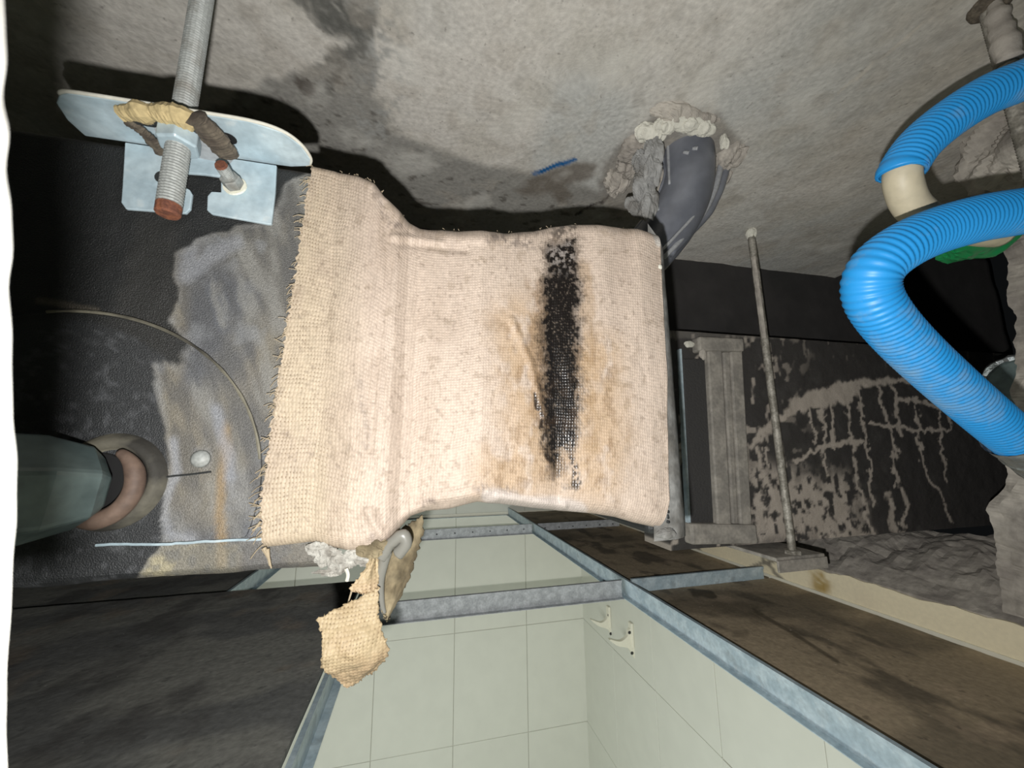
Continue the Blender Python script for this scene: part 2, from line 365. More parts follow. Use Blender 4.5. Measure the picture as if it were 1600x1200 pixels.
# tiled room walls: bed (structure) with each tile a part
def tiled(name, axis, at_, a0, zs, n_a, da, label):
    zlo, zhi = zs[0], zs[-1]
    if axis == 'Y': bed = box(name, (a0, a0+n_a*da, at_+.004, at_+.09, zlo, zhi), M['grout'])
    else: bed = box(name, (at_+.004, at_+.12, a0, a0+n_a*da, zlo, zhi), M['grout'])
    tag(bed, label, kind='structure')
    meshes = {}
    for k in range(n_a):
        for z0, z1 in zip(zs[:-1], zs[1:]):
            g = .0013; jit = random.uniform(-.0006, .0006)
            key = round(z1-z0, 3)
            if axis == 'Y': a = (a0+k*da+g, a0+(k+1)*da-g, at_+jit, at_+.012, z0+g, z1-g)
            else: a = (at_+jit, at_+.012, a0+k*da+g, a0+(k+1)*da-g, z0+g, z1-g)
            box('tile', a, M['tile'], bed, bevel=.0012)
    return bed
zs = [-2.75, -2.36, -1.87, -1.38, -.89, -.40, -.05, .42]
tiled('wall_back', 'Y', YB, -.174-.374*4, zs, 7, .3738, 'pale greenish tiled wall at the far end of the room below')
tiled('wall_right', 'X', XW, -1.21, zs[:6], 10, .3333, 'pale tiled side wall of the room below')
# upper band of the right wall above the grid, cream with mortar smears
nu, nv = 260, 40
gy = np.linspace(-.4, 2.12, nu); gz = np.linspace(-.40, -.268, nv); Yg, Zg = np.meshgrid(gy, gz, indexing='ij')
n1 = fbm(Yg*40, Zg*40, 5, 4); Zt = np.where(Zg > -.27, Zg+(n1-.5)*.012, Zg)
P = np.stack([np.full_like(Yg, XW-.002), Yg, Zt], -1); px, py = pix(P)
px = np.where(Yg > .12, px, 9999); 
C = np.broadcast_to(lin((240, 230, 198)), Yg.shape+(3,)).copy()
C = blend(C, sstep(.5, .7, fbm(Yg*9, Zg*9, 6))*.4, (226, 214, 186))
C = blend(C, sstep(22, 6, sdline(px, py, [(1278, 893), (1284, 915)]))*sstep(.3, .6, n1), (176, 150, 88))
for pts, wd in [([(1092, 858), (1100, 880), (1130, 893), (1165, 892), (1190, 880), (1196, 868), (1170, 852)], 4), ([(1085, 850), (1098, 876), (1125, 894)], 3), ([(1195, 880), (1225, 872), (1280, 868)], 5), ([(1200, 878), (1208, 892), (1232, 915), (1228, 922)], 4), ([(1090, 846), (1140, 846), (1215, 856)], 9)]:
    C = blend(C, sstep(wd, wd*.4, sdline(px+(n1-.5)*6, py, pts))*.85, (120, 116, 106))
V, Fc = slabgrid(P, (1, 0, 0), .13)
tag(obj('wall_right_upper', V, Fc, M['wallc'], color=np.vstack([C.reshape(-1, 3)]*2)), 'cream upper band of the side wall above the ceiling grid', kind='structure')
tag(box('floor', (-1.7, 1.0, -1.25, 2.2, -2.80, -2.75), M['floor']), 'pale floor of the room below', kind='structure')
tag(box('wall_left', (-1.78, -1.7, -1.25, 2.2, -2.75, -.36), M['tile']), 'pale wall of the room below on the left', kind='structure')
tag(box('wall_front', (-1.7, 1.0, -1.33, -1.25, -2.75, -.36), M['tile']), 'pale wall of the room below behind the viewer', kind='structure')

# mortar mound on top of the right wall
nu, nv = 130, 36
gy = np.linspace(-.3, 1.18, nu); gx = np.linspace(XW+.002, XW+.30, nv); Yg, Xg = np.meshgrid(gy, gx, indexing='ij')
t = (Xg-XW)/.30
Zm = -.267+(.075*np.sin(np.clip(t*1.5, 0, 1)*math.pi/2))*(.7+.6*fbm(Yg*9, Xg*9, 7))+(fbm(Yg*45, Xg*45, 8)-.5)*.02*np.clip(t*6, 0, 1)
Zm -= sstep(.75, 1.05, Yg)*.05*np.clip(t*3, 0, 1)
P = np.stack([Xg, Yg, Zm], -1); V, Fc = slabgrid(P, (0, 0, -1), 1.0)
V[len(V)//2:, 2] = -.275
tag(obj('mortar_bed', V, Fc, M['mortar'], smooth=False), 'rough grey mortar heaped along the top of the cream wall', kind='structure')
# rough concrete pier at the right border
edge = [(1566, 300), (1570, 360), (1582, 430), (1592, 500), (1588, 650), (1567, 750), (1558, 830), (1570, 880), (1580, 960)]
E = np.array([onX(x, y, XW) for x, y in edge])[::-1]
nz, ny = 170, 40
zz = np.linspace(-.25, ZS+.02, nz); ye = np.interp(zz, E[:, 2], E[:, 1])
P = np.zeros((nz, ny, 3))
for i in range(nz):
    yy = np.linspace(-.1, ye[i]+(fbm(zz[i]*22, 0., 3, 5)-.5)*.03, ny)
    P[i, :, 1] = yy; P[i, :, 2] = zz[i]; P[i, :, 0] = XW-.01+(fbm(yy*30, np.full(ny, zz[i]*30), 11)-.5)*.03
V, Fc = slabgrid(P, (1, 0, 0), .16)
tag(obj('concrete_pier', V, Fc, M['mortar'], smooth=False), 'rough broken concrete pier rising from the mortar at the right border', kind='structure')

# ------------------------------------------------------------------ suspended ceiling grid
def tee(name, a, b, label, mt='galv', h=.038, cat='ceiling runner', group=None, wall=False, slots=0):
    """inverted tee from a to b (x, y), underside at ZG"""
    a = np.array([*a, ZG]); b = np.array([*b, ZG]); d = (b-a)/np.linalg.norm(b-a); n = np.array([d[1], -d[0], 0]); z = np.array([0, 0, 1.])
    t = empty(name, (a+b)/2, label, cat, group)
    prof_f = [(-.012, 0), (.012, 0), (.012, .0012), (-.012, .0012)]
    prof_s = [(-.0009, .0012), (.0009, .0012), (.0009, h-.007), (.0032, h-.006), (.0032, h), (-.0032, h), (-.0032, h-.006), (-.0009, h-.007)]
    for nm, pr in (('flange', prof_f), ('web', prof_s)):
        V, Fc = prism([a+n*p+z*q for p, q in pr], np.zeros(3), b-a); obj(nm, V, Fc, M[mt], t)
    ln = np.linalg.norm(b-a)
    for k in range(slots):
        c = a+d*ln*(k+.5)/slots+z*h*.5
        for s in (-1, 1):
            V, Fc = lathe(c+n*s*.0008, n*s, [(0, .0028), (.0006, .0028)], 8); obj('hole', V, Fc, M['black'], t)
    return t
XL1 = .478; XL3 = -.113; YM1 = .874; YM2 = 1.612
tee('main_runner', (XL1, .12), (XL1, YB-.01), 'long galvanised ceiling runner crossing the opening towards the far wall')
tee('edge_runner', (XL3, .12), (XL3, YB-.01), 'galvanised ceiling runner along the right edge of the dark loose board')
tee('stub_runner', (-.40, 1.03), (-.40, YB-.01), 'short length of ceiling runner in the gap under the air unit')
tee('cross_tee', (XL3+.013, YM1), (XL1-.013, YM1), 'wide galvanised cross tee nearest, below the hanging cloth', mt='galvdull', cat='cross tee', group='cross tees of the ceiling grid')
tee('cross_tee', (XL1+.013, YM1), (XW-.026, YM1), 'short cross tee between the two brown boards', cat='cross tee', group='cross tees of the ceiling grid')
tee('cross_tee', (XL3+.013, YM2), (XL1-.013, YM2), 'far punched cross tee right under the canvas sleeve', mt='galvdull', cat='cross tee', group='cross tees of the ceiling grid', slots=8)
tee('cross_tee', (XL1+.013, YM2), (XW-.026, YM2), 'far cross tee ending at the side wall behind the brown board', mt='galvdull', cat='cross tee', group='cross tees of the ceiling grid', slots=6)
def angle(name, a, b, nrm, label):
    a = np.array([*a, ZG]); b = np.array([*b, ZG]); n = np.array([*nrm, 0.]); z = np.array([0, 0, 1.])
    t = empty(name, (a+b)/2, label, 'wall angle')
    V, Fc = prism([a, a+n*.022, a+n*.022+z*.0012, a+z*.0012], np.zeros(3), b-a); obj('flange', V, Fc, M['galv'], t)
    V, Fc = prism([a, a+n*.0022, a+n*.0022+z*.016, a+z*.016], np.zeros(3), b-a); obj('leg', V, Fc, M['plastic'], t)
angle('wall_angle', (XW-.003, -.2), (XW-.003, YB-.02), (-1, 0), 'pale metal angle fixed along the side wall under the cream band')
angle('wall_angle', (-.9, YB-.001), (XW-.03, YB-.001), (0, -1), 'pale metal angle along the far tiled wall')
def board(name, x0, x1, y0, y1, z0, z1, m, label, group=None, rot=0, seed=0, stains=()):
    nu, nv = 110, 140
    gx = np.linspace(x0, x1, nu); gy = np.linspace(y0, y1, nv); X, Y = np.meshgrid(gx, gy, indexing='ij')
    e = np.minimum(np.minimum(X-x0, x1-X), np.minimum(Y-y0, y1-Y))
    Zb = z1+(fbm(X*40, Y*40, seed)-.5)*.0016+(fbm(X*3, Y*3, seed+5)-.5)*.006*np.clip(e/.05, 0, 1)
    P = np.stack([X, Y, Zb], -1); V, Fc = slabgrid(P, (0, 0, -1), z1-z0)
    b0, b1, b2 = ((168, 152, 126), (136, 124, 103), (92, 84, 70)) if m == 'board' else ((128, 128, 121), (104, 105, 102), (84, 83, 80))
    C = np.broadcast_to(lin(b0), P.shape).copy(); C = blend(C, sstep(.42, .62, fbm(X*7, Y*11, seed+1)), b1)
    C = blend(C, sstep(.56, .72, fbm(X*18, Y*9, seed+2, 5))*.8, b2); C = blend(C, sstep(.60, .75, fbm(X*14+3, Y*14, seed+4, 5))*.5, (188, 168, 142) if m == 'board' else (140, 128, 112))
    px, py = pix(P); nn = fbm(X*40, Y*40, seed+3); ok = Y > .2
    for pts, wd, am in stains: C = blend(C, ok*sstep(wd, wd*.4, sdline(px+(nn-.5)*16, py+(nn-.5)*10, pts))*am, b2 if m != 'board' else (74, 66, 50))
    return tag(obj(name, V, Fc, M[m], color=np.vstack([C.reshape(-1, 3)]*2)), label, 'ceiling board', group)
board('ceiling_board', XL1+.004, XW-.006, .16, YM1-.004, ZG+.0025, ZG+.0095, 'board', 'dusty brown back of the ceiling board at lower right, nearest', 'boards lying in the grid', seed=2, stains=[([(1085, 926), (1112, 930)], 9, .9), ([(1060, 945), (1120, 950), (1180, 955)], 16, .5), ([(1180, 955), (1240, 990), (1310, 1035)], 4, .7), ([(1150, 990), (1165, 992)], 10, .4)])
board('ceiling_board', XL1+.004, XW-.006, YM1+.004, YM2-.004, ZG+.0025, ZG+.0095, 'board', 'dusty brown ceiling board beyond the short cross tee', 'boards lying in the grid', seed=12, stains=[([(1025, 903), (1045, 904)], 6, .9)])
board('ceiling_board', XL1+.004, XW-.006, YM2+.004, YB-.005, ZG+.0025, ZG+.0095, 'board', 'narrow brown ceiling board against the far wall', 'boards lying in the grid', seed=15)
board('loose_board', -.98, -.119, .10, 1.003, ZG+.0385, ZG+.046, 'boardl', 'large dark grey board lying loose across the grid at lower left', seed=22)
board('ceiling_board', -1.0, -.404, 1.02, YM2-.004, ZG+.0025, ZG+.0095, 'boardl', 'dark board seen in the slit under the air unit', 'boards lying in the grid', seed=25)

# coat hooks on the side wall of the room below
def hook(Yh, pts, holes, label):
    t = empty('wall_hook', onY(*pts[0], Yh), label, 'hook', 'ivory hooks on the tiled wall')
    Q, _ = cr([onY(x, y, Yh) for x, y in pts]+[onY(*pts[0], Yh)], 60)
    V, Fc = prism(Q[:-1], np.array([0, -.008, 0]), np.array([0, .008, 0])); obj('arm', V, Fc, M['plastic'], t)
    top = onY(*pts[0], Yh); bot = onY(*pts[5], Yh)
    box('wall_plate', (XW-.012, XW-.0008, Yh-.014, Yh+.014, bot[2]-.015, top[2]+.012), M['yellow'] if 0 else M['plastic'], t, bevel=.003)
    for x, y in holes:
        V, Fc = lathe(onY(x, y, Yh)-np.array([0, .0075, 0]), (0, -1, 0), [(0, .0065), (.0012, .0065)], 12); obj('screw', V, Fc, M['rubber'], t)
hook(1.80, [(955, 951), (949, 958), (947, 966), (938, 972), (922, 967), (934, 977), (948, 982), (955, 992), (960, 1000), (960, 975)], [(950, 960), (953, 989)], 'ivory hook on the tiled side wall, upper and farther one')
hook(1.60, [(988, 977), (981, 984), (979, 993), (968, 1001), (951, 998), (964, 1008), (979, 1011), (986, 1020), (994, 1031), (994, 1000)], [(982, 987), (986, 1019)], 'ivory hook on the tiled side wall, lower and nearer one')

# ------------------------------------------------------------------ fan coil unit
YF = .25
TOPF = lambda X: .19
gray = [(480, 270), (445, 285), (425, 345), (365, 352), (320, 375), (275, 395), (270, 430), (280, 455), (268, 505), (300, 545), (280, 565), (245, 572), (250, 640), (262, 720), (252, 800), (250, 840), (232, 880), (205, 914), (700, 905), (700, 270)]
def unit_col(P):
    px, py = pix(P); X, Z_ = P[..., 0], P[..., 2]
    n1 = fbm(X*70, Z_*70, 41, 5); n2 = fbm(X*26, Z_*10, 42, 4); n3 = fbm(X*260, Z_*260, 43, 2); n4 = fbm(X*40, Z_*22, 44, 4)
    C = np.broadcast_to(lin((31, 32, 32)), P.shape[:-1]+(3,)).copy()
    C = blend(C, sstep(.5, .75, n2)*.5, (46, 45, 42))
    ins = sstep(0, -12, np.hypot(px-87, py-762)-270)
    C = blend(C, ins*.6, (46, 48, 50)); C = blend(C, ins*sstep(.6, .8, n3)*.12, (150, 152, 156))
    g = sdpoly(px+(n1-.5)*22, py+(n1-.5)*16, gray); gm = sstep(3, -4, g)
    C2 = np.broadcast_to(lin((100, 98, 93)), C.shape).copy()
    C2 = blend(C2, sstep(.45, .7, n4), (84, 86, 90)); C2 = blend(C2, sstep(.52, .7, n2)*.7, (118, 111, 96))
    n5 = fbm(X*130+Z_*50, Z_*34, 47, 5); C2 = blend(C2, sstep(.5, .68, n5)*.55, (128, 127, 122)); C2 = blend(C2, sstep(.5, .36, n5)*.55, (74, 74, 74))
    C2 = blend(C2, sstep(.55, .75, n1)*.5, (120, 122, 124))
    C2 = blend(C2, sstep(14, 2, sdline(px+(n1-.5)*14, py, [(352, 670), (350, 730), (345, 790), (343, 880)]))*.75, (134, 112, 78))
    C2 = blend(C2, sstep(16, 2, sdline(px+(n1-.5)*14, py, [(335, 640), (352, 700), (362, 745)]))*.6, (134, 138, 146))
    C2 = blend(C2, sstep(22, 4, sdline(px+(n1-.5)*20, py, [(300, 390), (290, 430), (330, 400), (365, 380)]))*.7, (130, 132, 136))
    C2 = blend(C2, sstep(12, 2, sdline(px+(n1-.5)*16, py, [(268, 690), (275, 740), (255, 790), (260, 835), (300, 842)]))*.75, (140, 142, 146))
    lowr = sstep(845, 852, py)
    C2 = blend(C2, lowr*.7, (122, 117, 103)); C2 = blend(C2, lowr*sstep(.5, .6, n1)*.8, (156, 148, 122))
    C2 = blend(C2, lowr*sstep(365, 385, px)*.8, (88, 86, 85)); C2 = blend(C2, lowr*sstep(.58, .68, n3)*.5, (96, 96, 94))
    rim = sstep(7, 1, np.abs(g+2))*.35
    C = C*(1-gm[..., None])+C2*gm[..., None]; C = blend(C, rim*gm, (132, 131, 128))
    C = blend(C, sstep(8, 2, sdline(px+(n1-.5)*10, py+(n1-.5)*8, [(60, 470), (110, 478), (150, 485)]))*.4, (112, 104, 90))
    return C
fcu = empty('fan_coil_unit', (-.40, .43, -.064), 'black insulated fan coil unit with grey sealant smears, hung at the left', 'air unit')
# front skin (dense), body box behind
nu, nv = 330, 190
gx = np.linspace(-.42, -.046, nu); gz = np.linspace(-.063, .186, nv); X, Zg = np.meshgrid(gx, gz, indexing='ij')
e = np.minimum(Zg+.063, .186-Zg); rnd = .004*(1-np.clip(e/.005, 0, 1))**2
P = np.stack([X, YF+rnd+(fbm(X*50, Zg*50, 45, 3)-.5)*.0012, Zg+(fbm(X*40, Zg*0, 46)-.5)*.002*(Zg < -.06)], -1)
V, Fc = slabgrid(P, (0, 1, 0), .012)
obj('side_panel', V, Fc, M['unit'], fcu, smooth=False, color=np.vstack([unit_col(P).reshape(-1, 3)]*2))
box('casing', (-.80, -.048, YF+.0135, .63, -.061, .184), M['rubber'], fcu, bevel=.003)
# round end plate, cut along its lower seam
nr, na = 60, 150
c0 = onY(87, 762, YF); r0 = np.linalg.norm(onY(87, 489, YF)-c0)
zc = onY(250, 846, YF)[2]
rr = np.linspace(0, r0, nr); aa = np.linspace(0, 2*math.pi, na)
Rr, Aa = np.meshgrid(rr, aa, indexing='ij')
Xp = c0[0]+Rr*np.cos(Aa); Zp = np.maximum(c0[2]+Rr*np.sin(Aa), zc)
P = np.stack([Xp, YF-.0028+(Rr > r0*.99)*.0006, Zp], -1)
V, Fc = slabgrid(P, (0, 1, 0), .0034); obj('end_plate', V, Fc, M['unit'], fcu, color=np.vstack([unit_col(P).reshape(-1, 3)]*2))
Q = np.array([onY(x, y, YF-.0025) for x, y in [(150, 851), (250, 850), (330, 846), (410, 842)]]); Q, _ = cr(Q, 40)
Q[:, 2] += (vnoise(np.arange(40)*.6, 0)-.5)*.0006
V, Fc = tube(Q, .0007, 6); obj('bottom_seam', V, Fc, M['galv'], fcu)
Q, _ = cr([onY(x, y, YF-.003) for x, y in [(232, 752), (262, 745), (300, 741), (330, 737)]], 30); V, Fc = tube(Q, .0006, 6); obj('split_seam', V, Fc, M['rubber'], fcu)
a = np.linspace(math.radians(100), math.radians(8), 70)
ring = np.array([c0[0]+r0*np.cos(a)*.997, np.full(70, YF-.0028), c0[2]+r0*np.sin(a)*.997]).T
V, Fc = tube(ring, .0006+.0004*vnoise(np.arange(70)*.35, 1), 6); obj('plate_rim', V, Fc, M['olive'], fcu)
sc = onY(314, 717, YF-.003); V, Fc = lathe(sc, (0, -1, 0), [(0, .0048), (.0012, .0046), (.0028, .0030), (.0032, .0012)], 18); s_ = obj('screw', V, Fc, M['zinc'], fcu, smooth=True)
# pipe collar with its brown inner ring and the wrapped pipe coming out
pc = onY(176, 752, YF-.002); ax = np.array([-.62, -.78, .03]); ax /= np.linalg.norm(ax)
rc = np.linalg.norm(onY(176, 677, YF)-onY(176, 752, YF))
V, Fc = lathe(pc+np.array([.000, .002, 0]), (0, -1, 0), [(0, rc*1.02), (.002, rc*1.0), (.0065, rc*.90), (.0085, rc*.78), (.006, rc*.68), (.001, rc*.62)], 40); obj('pipe_collar', V, Fc, M['olive'], fcu, smooth=True)
a = np.linspace(math.radians(-118), math.radians(62), 40)
pr = onY(146, 757, YF-.012)
Q = np.array([pr[0]+rc*.64*np.cos(a), np.full(40, YF-.0105), pr[2]+rc*.70*np.sin(a)]).T
V, Fc = tube(Q, np.interp(np.arange(40), [0, 8, 30, 39], [.0022, .0046, .0042, .0022]), 10); obj('inner_ring', V, Fc, M['brownring'], fcu, smooth=True)
V, Fc = lathe(onY(150, 756, YF-.004), (0, -1, 0), [(0, rc*.62), (.001, rc*.60)], 30); obj('opening', V, Fc, M['black'], fcu)
pe = onY(128, 762, YF-.013); rp = rc*1.02
V, Fc = lathe(pe, ax, [(-.006, rp*.55), (0, rp*.80), (.016, rp*.98), (.030, rp), (.16, rp*1.0)], 6, .35); obj('wrapped_pipe', V, Fc, M['foilgreen'], fcu, bevel=.002)

# ------------------------------------------------------------------ hanger bracket, threaded rod
zb = .1845
br = empty('hanger_bracket', onY(310, 345, YF-.003), 'galvanised hanger bracket bolted to the upper edge of the air unit', 'bracket')
out = [(88, 162), (92, 150), (106, 146), (200, 160), (300, 176), (390, 191), (440, 207), (470, 228), (485, 249), (484, 260), (455, 261), (432, 258), (300, 238), (195, 222), (133, 213), (105, 188)]
Q = [onZ(x, y, zb) for x, y in out]
V, Fc = prism(Q, np.zeros(3), np.array([0, 0, .0022])); obj('top_flange', V, Fc, M['galv'], br, bevel=.0006)
# rolled edge of the flange
Qe, _ = cr(Q[1:10], 60); V, Fc = tube(Qe+np.array([0, 0, .0012]), .0010, 8); obj('rolled_edge', V, Fc, M['foam'], br, smooth=True)
def face(pts, y=YF-.0035): return [onY(x, y_, y) for x, y_ in pts]
body = [(195, 222), (432, 258), (430, 300), (424, 350), (418, 350), (330, 334), (323, 328), (324, 306), (330, 299), (345, 300), (345, 276), (318, 272), (290, 270), (288, 292), (296, 296), (300, 303), (297, 326), (290, 333), (196, 326), (189, 316), (191, 290)]
V, Fc = prism(face(body), np.zeros(3), np.array([0, .002, 0])); obj('back_plate', V, Fc, M['galv'], br, bevel=.0005)
V, Fc = lathe(onZ(357, 216, zb-.0004), (0, 0, -1), [(0, .0042), (.0004, .0042)], 16); obj('hole', V, Fc, M['black'], br)
V, Fc = lathe(onY(254, 277, YF-.0040), (0, -1, 0), [(0, .0040), (.0003, .0040)], 16); obj('hole', V, Fc, M['rubber'], br)
bc = onY(368, 292, YF-.004); bax = np.array([-.10, -.97, .16])
V, Fc = lathe(bc, bax, [(0, .0066), (.0012, .0066)], 20); obj('bolt_washer', V, Fc, M['plastic'], br)
V, Fc = hexnut(bc+bax*.0012, bax, .0056, .006, 0); obj('bolt_nut', V, Fc, M['zinc'], br)
V, Fc = rodg(bc+bax*.007, bc+bax*.0155, .0035, .001); obj('bolt_shank', V, Fc, M['zinc'], br)
V, Fc = lathe(bc+bax*.0152, bax, [(0, .0035), (.0012, .0031)], 12); obj('bolt_tip', V, Fc, M['rust'], br)
r0_ = onZ(284, 196, zb); bot = np.array([r0_[0], r0_[1], zb-.056])
tr = empty('threaded_rod', bot, 'zinc threaded rod dropping from the slab through the bracket, rusty lower end', 'rod')
V, Fc = rodg(bot+[0, 0, .006], [r0_[0], r0_[1], ZS+.02], .0058, .0017, 16, .13); obj('rod', V, Fc, M['zinc'], tr, smooth=False)
V, Fc = lathe(bot, (0, 0, 1), [(0, .0050), (.001, .0057), (.0062, .0057)], 16); obj('rusty_end', V, Fc, M['rust'], tr)
V, Fc = hexnut([r0_[0], r0_[1], zb-.0145], (0, 0, 1), .0102, .010, 0); obj('nut', V, Fc, M['galv'], tr, bevel=.0006)
V, Fc = lathe([r0_[0]+.004, r0_[1]+.006, zb-.0042], (.05, .05, 1), [(0, .0185), (.0018, .0185)], 32); obj('washer', V, Fc, M['galvdull'], tr)
def lump(path, rad, flat, n=40, seg=10, seed=0):
    Q, _ = cr(path, n); r = rad*(.7+.6*vnoise(np.arange(n)*.16, 0, seed)+.2*vnoise(np.arange(n)*.6, 0, seed+1)); r[0] *= .5; r[-1] *= .5
    V, Fc = tube(Q, r, seg); V = np.array(V); i = np.arange(len(V))//seg
    V[:, 2] = Q[i, 2]+(V[:, 2]-Q[i, 2])*flat+(hsh(np.arange(len(V)), 0, seed)-.5)*.0008
    return V, Fc
pd = empty('rubber_pad', [r0_[0], r0_[1], zb-.006], 'torn brown and yellow isolation pad around the threaded rod', 'pad')
V, Fc = lump([onZ(x, y, zb-.003) for x, y in [(188, 178), (215, 176), (250, 178), (285, 184), (308, 194)]], .0052, .8, seed=3); obj('yellow_layer', V, Fc, M['yellow'], pd)
V, Fc = lump([onZ(x, y, zb-.005) for x, y in [(302, 182), (322, 200), (340, 222), (358, 244)]], .0060, .55, seed=4); obj('brown_strip', V, Fc, M['brown'], pd)
V, Fc = lump([onZ(x, y, zb-.005) for x, y in [(198, 188), (222, 205), (240, 222), (256, 240)]], .0038, .5, seed=5); obj('brown_strip', V, Fc, M['brown'], pd)
V, Fc = lump([onZ(x, y, zb-.0035) for x, y in [(196, 187), (240, 187), (290, 192), (312, 204)]], .0034, .6, seed=6); obj('dark_layer', V, Fc, M['rubber'], pd)

# ------------------------------------------------------------------ canvas duct sleeve
top = [(470, 252), (490, 255), (520, 262), (560, 275), (588, 290), (604, 310), (640, 335), (700, 349), (750, 355), (800, 355), (840, 350), (866, 341), (900, 338), (950, 343), (1000, 349), (1024, 356), (1045, 362)]
botm = [(395, 858), (415, 858), (480, 850), (540, 860), (585, 862), (612, 842), (640, 812), (665, 803), (700, 799), (745, 786), (780, 790), (830, 797), (880, 803), (930, 806), (970, 812), (1000, 820), (1030, 826), (1050, 830)]
T = np.array([onY(x, y, YF-.003) for x, y in top]); B = np.array([onY(x, y, YF-.003) for x, y in botm])
Lf = np.array([onY(x, y, YF-.003) for x, y in [(490, 250), (480, 300), (460, 440), (440, 560), (420, 700), (407, 790), (411, 870)]])[::-1]
Rg = np.array([onY(x, y, YF-.003) for x, y in [(1030, 340), (1034, 430), (1040, 600), (1043, 780), (1035, 830)]])[::-1]
nu, nf, nc, nb = 420, 250, 10, 24      # along, front, corner, wrap-back
u = np.linspace(0, 1, nu)
# first a provisional X for top/bottom heights
Xm = np.interp(.06, Lf[:, 2], Lf[:, 0])+(np.interp(.06, Rg[:, 2], Rg[:, 0])-np.interp(.06, Lf[:, 2], Lf[:, 0]))*u
zt = np.interp(np.interp(.185, Lf[:, 2], Lf[:, 0])+(np.interp(.18, Rg[:, 2], Rg[:, 0])-np.interp(.185, Lf[:, 2], Lf[:, 0]))*u, T[:, 0], T[:, 2])
zbm = np.interp(np.interp(-.045, Lf[:, 2], Lf[:, 0])+(np.interp(-.05, Rg[:, 2], Rg[:, 0])-np.interp(-.045, Lf[:, 2], Lf[:, 0]))*u, B[:, 0], B[:, 2])
XF = Lf[3, 0]
rows = []
vfull = []
back = .60
for k in range(nb): rows.append(('t', k/nb))
for k in range(nc): rows.append(('c', k/nc))
for k in range(nf): rows.append(('f', k/(nf-1)))
for k in range(1, nc+1): rows.append(('d', k/nc))
for k in range(1, nb+1): rows.append(('b', k/nb))
P = np.zeros((nu, len(rows), 3)); UV = np.zeros_like(P)
def relief(X, z):
    # the end flange of the unit pushes the cloth out, a groove follows, then a soft belly
    sx = (X-(-.083))/(.262)
    y = np.interp(sx, [0, .10, .17, .22, .25, .275, .30, .36, .46, .58, .66, .72, .80, .93, 1.0], [-.0035, -.0045, -.010, -.0115, -.0085, -.002, .0005, -.004, -.0075, -.003, .001, -.001, -.004, -.005, -.003])
    return y
for j, (kd, t) in enumerate(rows):
    r = np.interp(u, [0, .2, .3, 1], [.006, .008, .014, .013])
    if kd == 't': z = zt; yo = back-(back-(YF+r))*t
    elif kd == 'c': a = t*math.pi/2; z = zt-r*(1-math.cos(a)); yo = YF+r-r*math.sin(a)
    elif kd == 'f': z = (zt-r)+((zbm+r)-(zt-r))*t; yo = np.full(nu, YF)
    elif kd == 'd': a = t*math.pi/2; z = zbm+r-r*math.sin(a); yo = YF+r-r*math.cos(a)
    else: z = zbm; yo = (YF+r)+(back-(YF+r))*t
    xl = np.interp(z, Lf[:, 2], Lf[:, 0]); xr = np.interp(z, Rg[:, 2], Rg[:, 0])
    X = xl+(xr-xl)*u
    # ragged selvedge
    if kd in 'fcd': X = X-(1-sstep(0, .03, u))*.0022*(vnoise(np.full(nu, j*.55), 0, 6)-.4)
    fr = {'t': sstep(.8, 1, t), 'c': 1, 'f': 1, 'd': 1, 'b': sstep(.2, 0, t)}[kd]
    y = yo+relief(X, z)*fr
    P[:, j, 0] = X; P[:, j, 1] = y; P[:, j, 2] = z
jj = np.arange(len(rows))[None, :]*np.ones((nu, 1)); uu = u[:, None]*np.ones((1, len(rows)))
front = np.array([1. if k in 'fcd' else 0. for k, _ in rows])[None, :]
n1 = fbm(P[..., 0]*45, P[..., 2]*22, 51, 4); n2 = fbm(P[..., 0]*130, P[..., 2]*90, 52, 3); n0 = fbm(P[..., 0]*22+3, P[..., 2]*7, 53, 3)
inner = sstep(.0, .25, uu)
P[..., 1] += front*((n0-.5)*.007*inner+(n1-.5)*.0022*inner+(n2-.5)*.0008)
P[..., 2] += (1-front)*((n1-.5)*.004)
# creases along the top edge and diagonal folds
px, py = pix(P)
for pts, wd, h in [([(612, 370), (650, 374), (690, 380)], 6, -.0013), ([(620, 380), (680, 387), (730, 392)], 6, .0009), ([(700, 372), (770, 376), (830, 368)], 7, -.0010), ([(600, 320), (606, 420), (588, 560), (580, 700)], 9, .0020), ([(800, 500), (830, 570), (850, 650)], 6, -.0014), ([(640, 800), (690, 775), (760, 770)], 9, -.0025), ([(700, 820), (780, 775), (880, 790)], 7, -.003), ([(575, 800), (600, 840), (640, 800)], 8, -.002)]:
    P[..., 1] += h*sstep(wd*1.6, 0, sdline(px, py, pts))*front
px, py = pix(P)
wxn = px+(n2-.5)*26+(n1-.5)*10; wyn = py+(n2-.5)*20
C = np.broadcast_to(lin((185, 169, 154)), P.shape).copy()
C = blend(C, sstep(600, 470, px)*.55, (176, 161, 131))
C = blend(C, sstep(.5, .72, n0)*.35, (170, 153, 139)); C = blend(C, sstep(.55, .75, n1)*.4, (164, 147, 131))
C = blend(C, sstep(.66, .8, fbm(px/14, py/14, 54, 3))*.4, (138, 122, 104))
C = blend(C, sstep(.72, .84, fbm(px/6, py/6, 55, 2))*.45, (126, 110, 96))
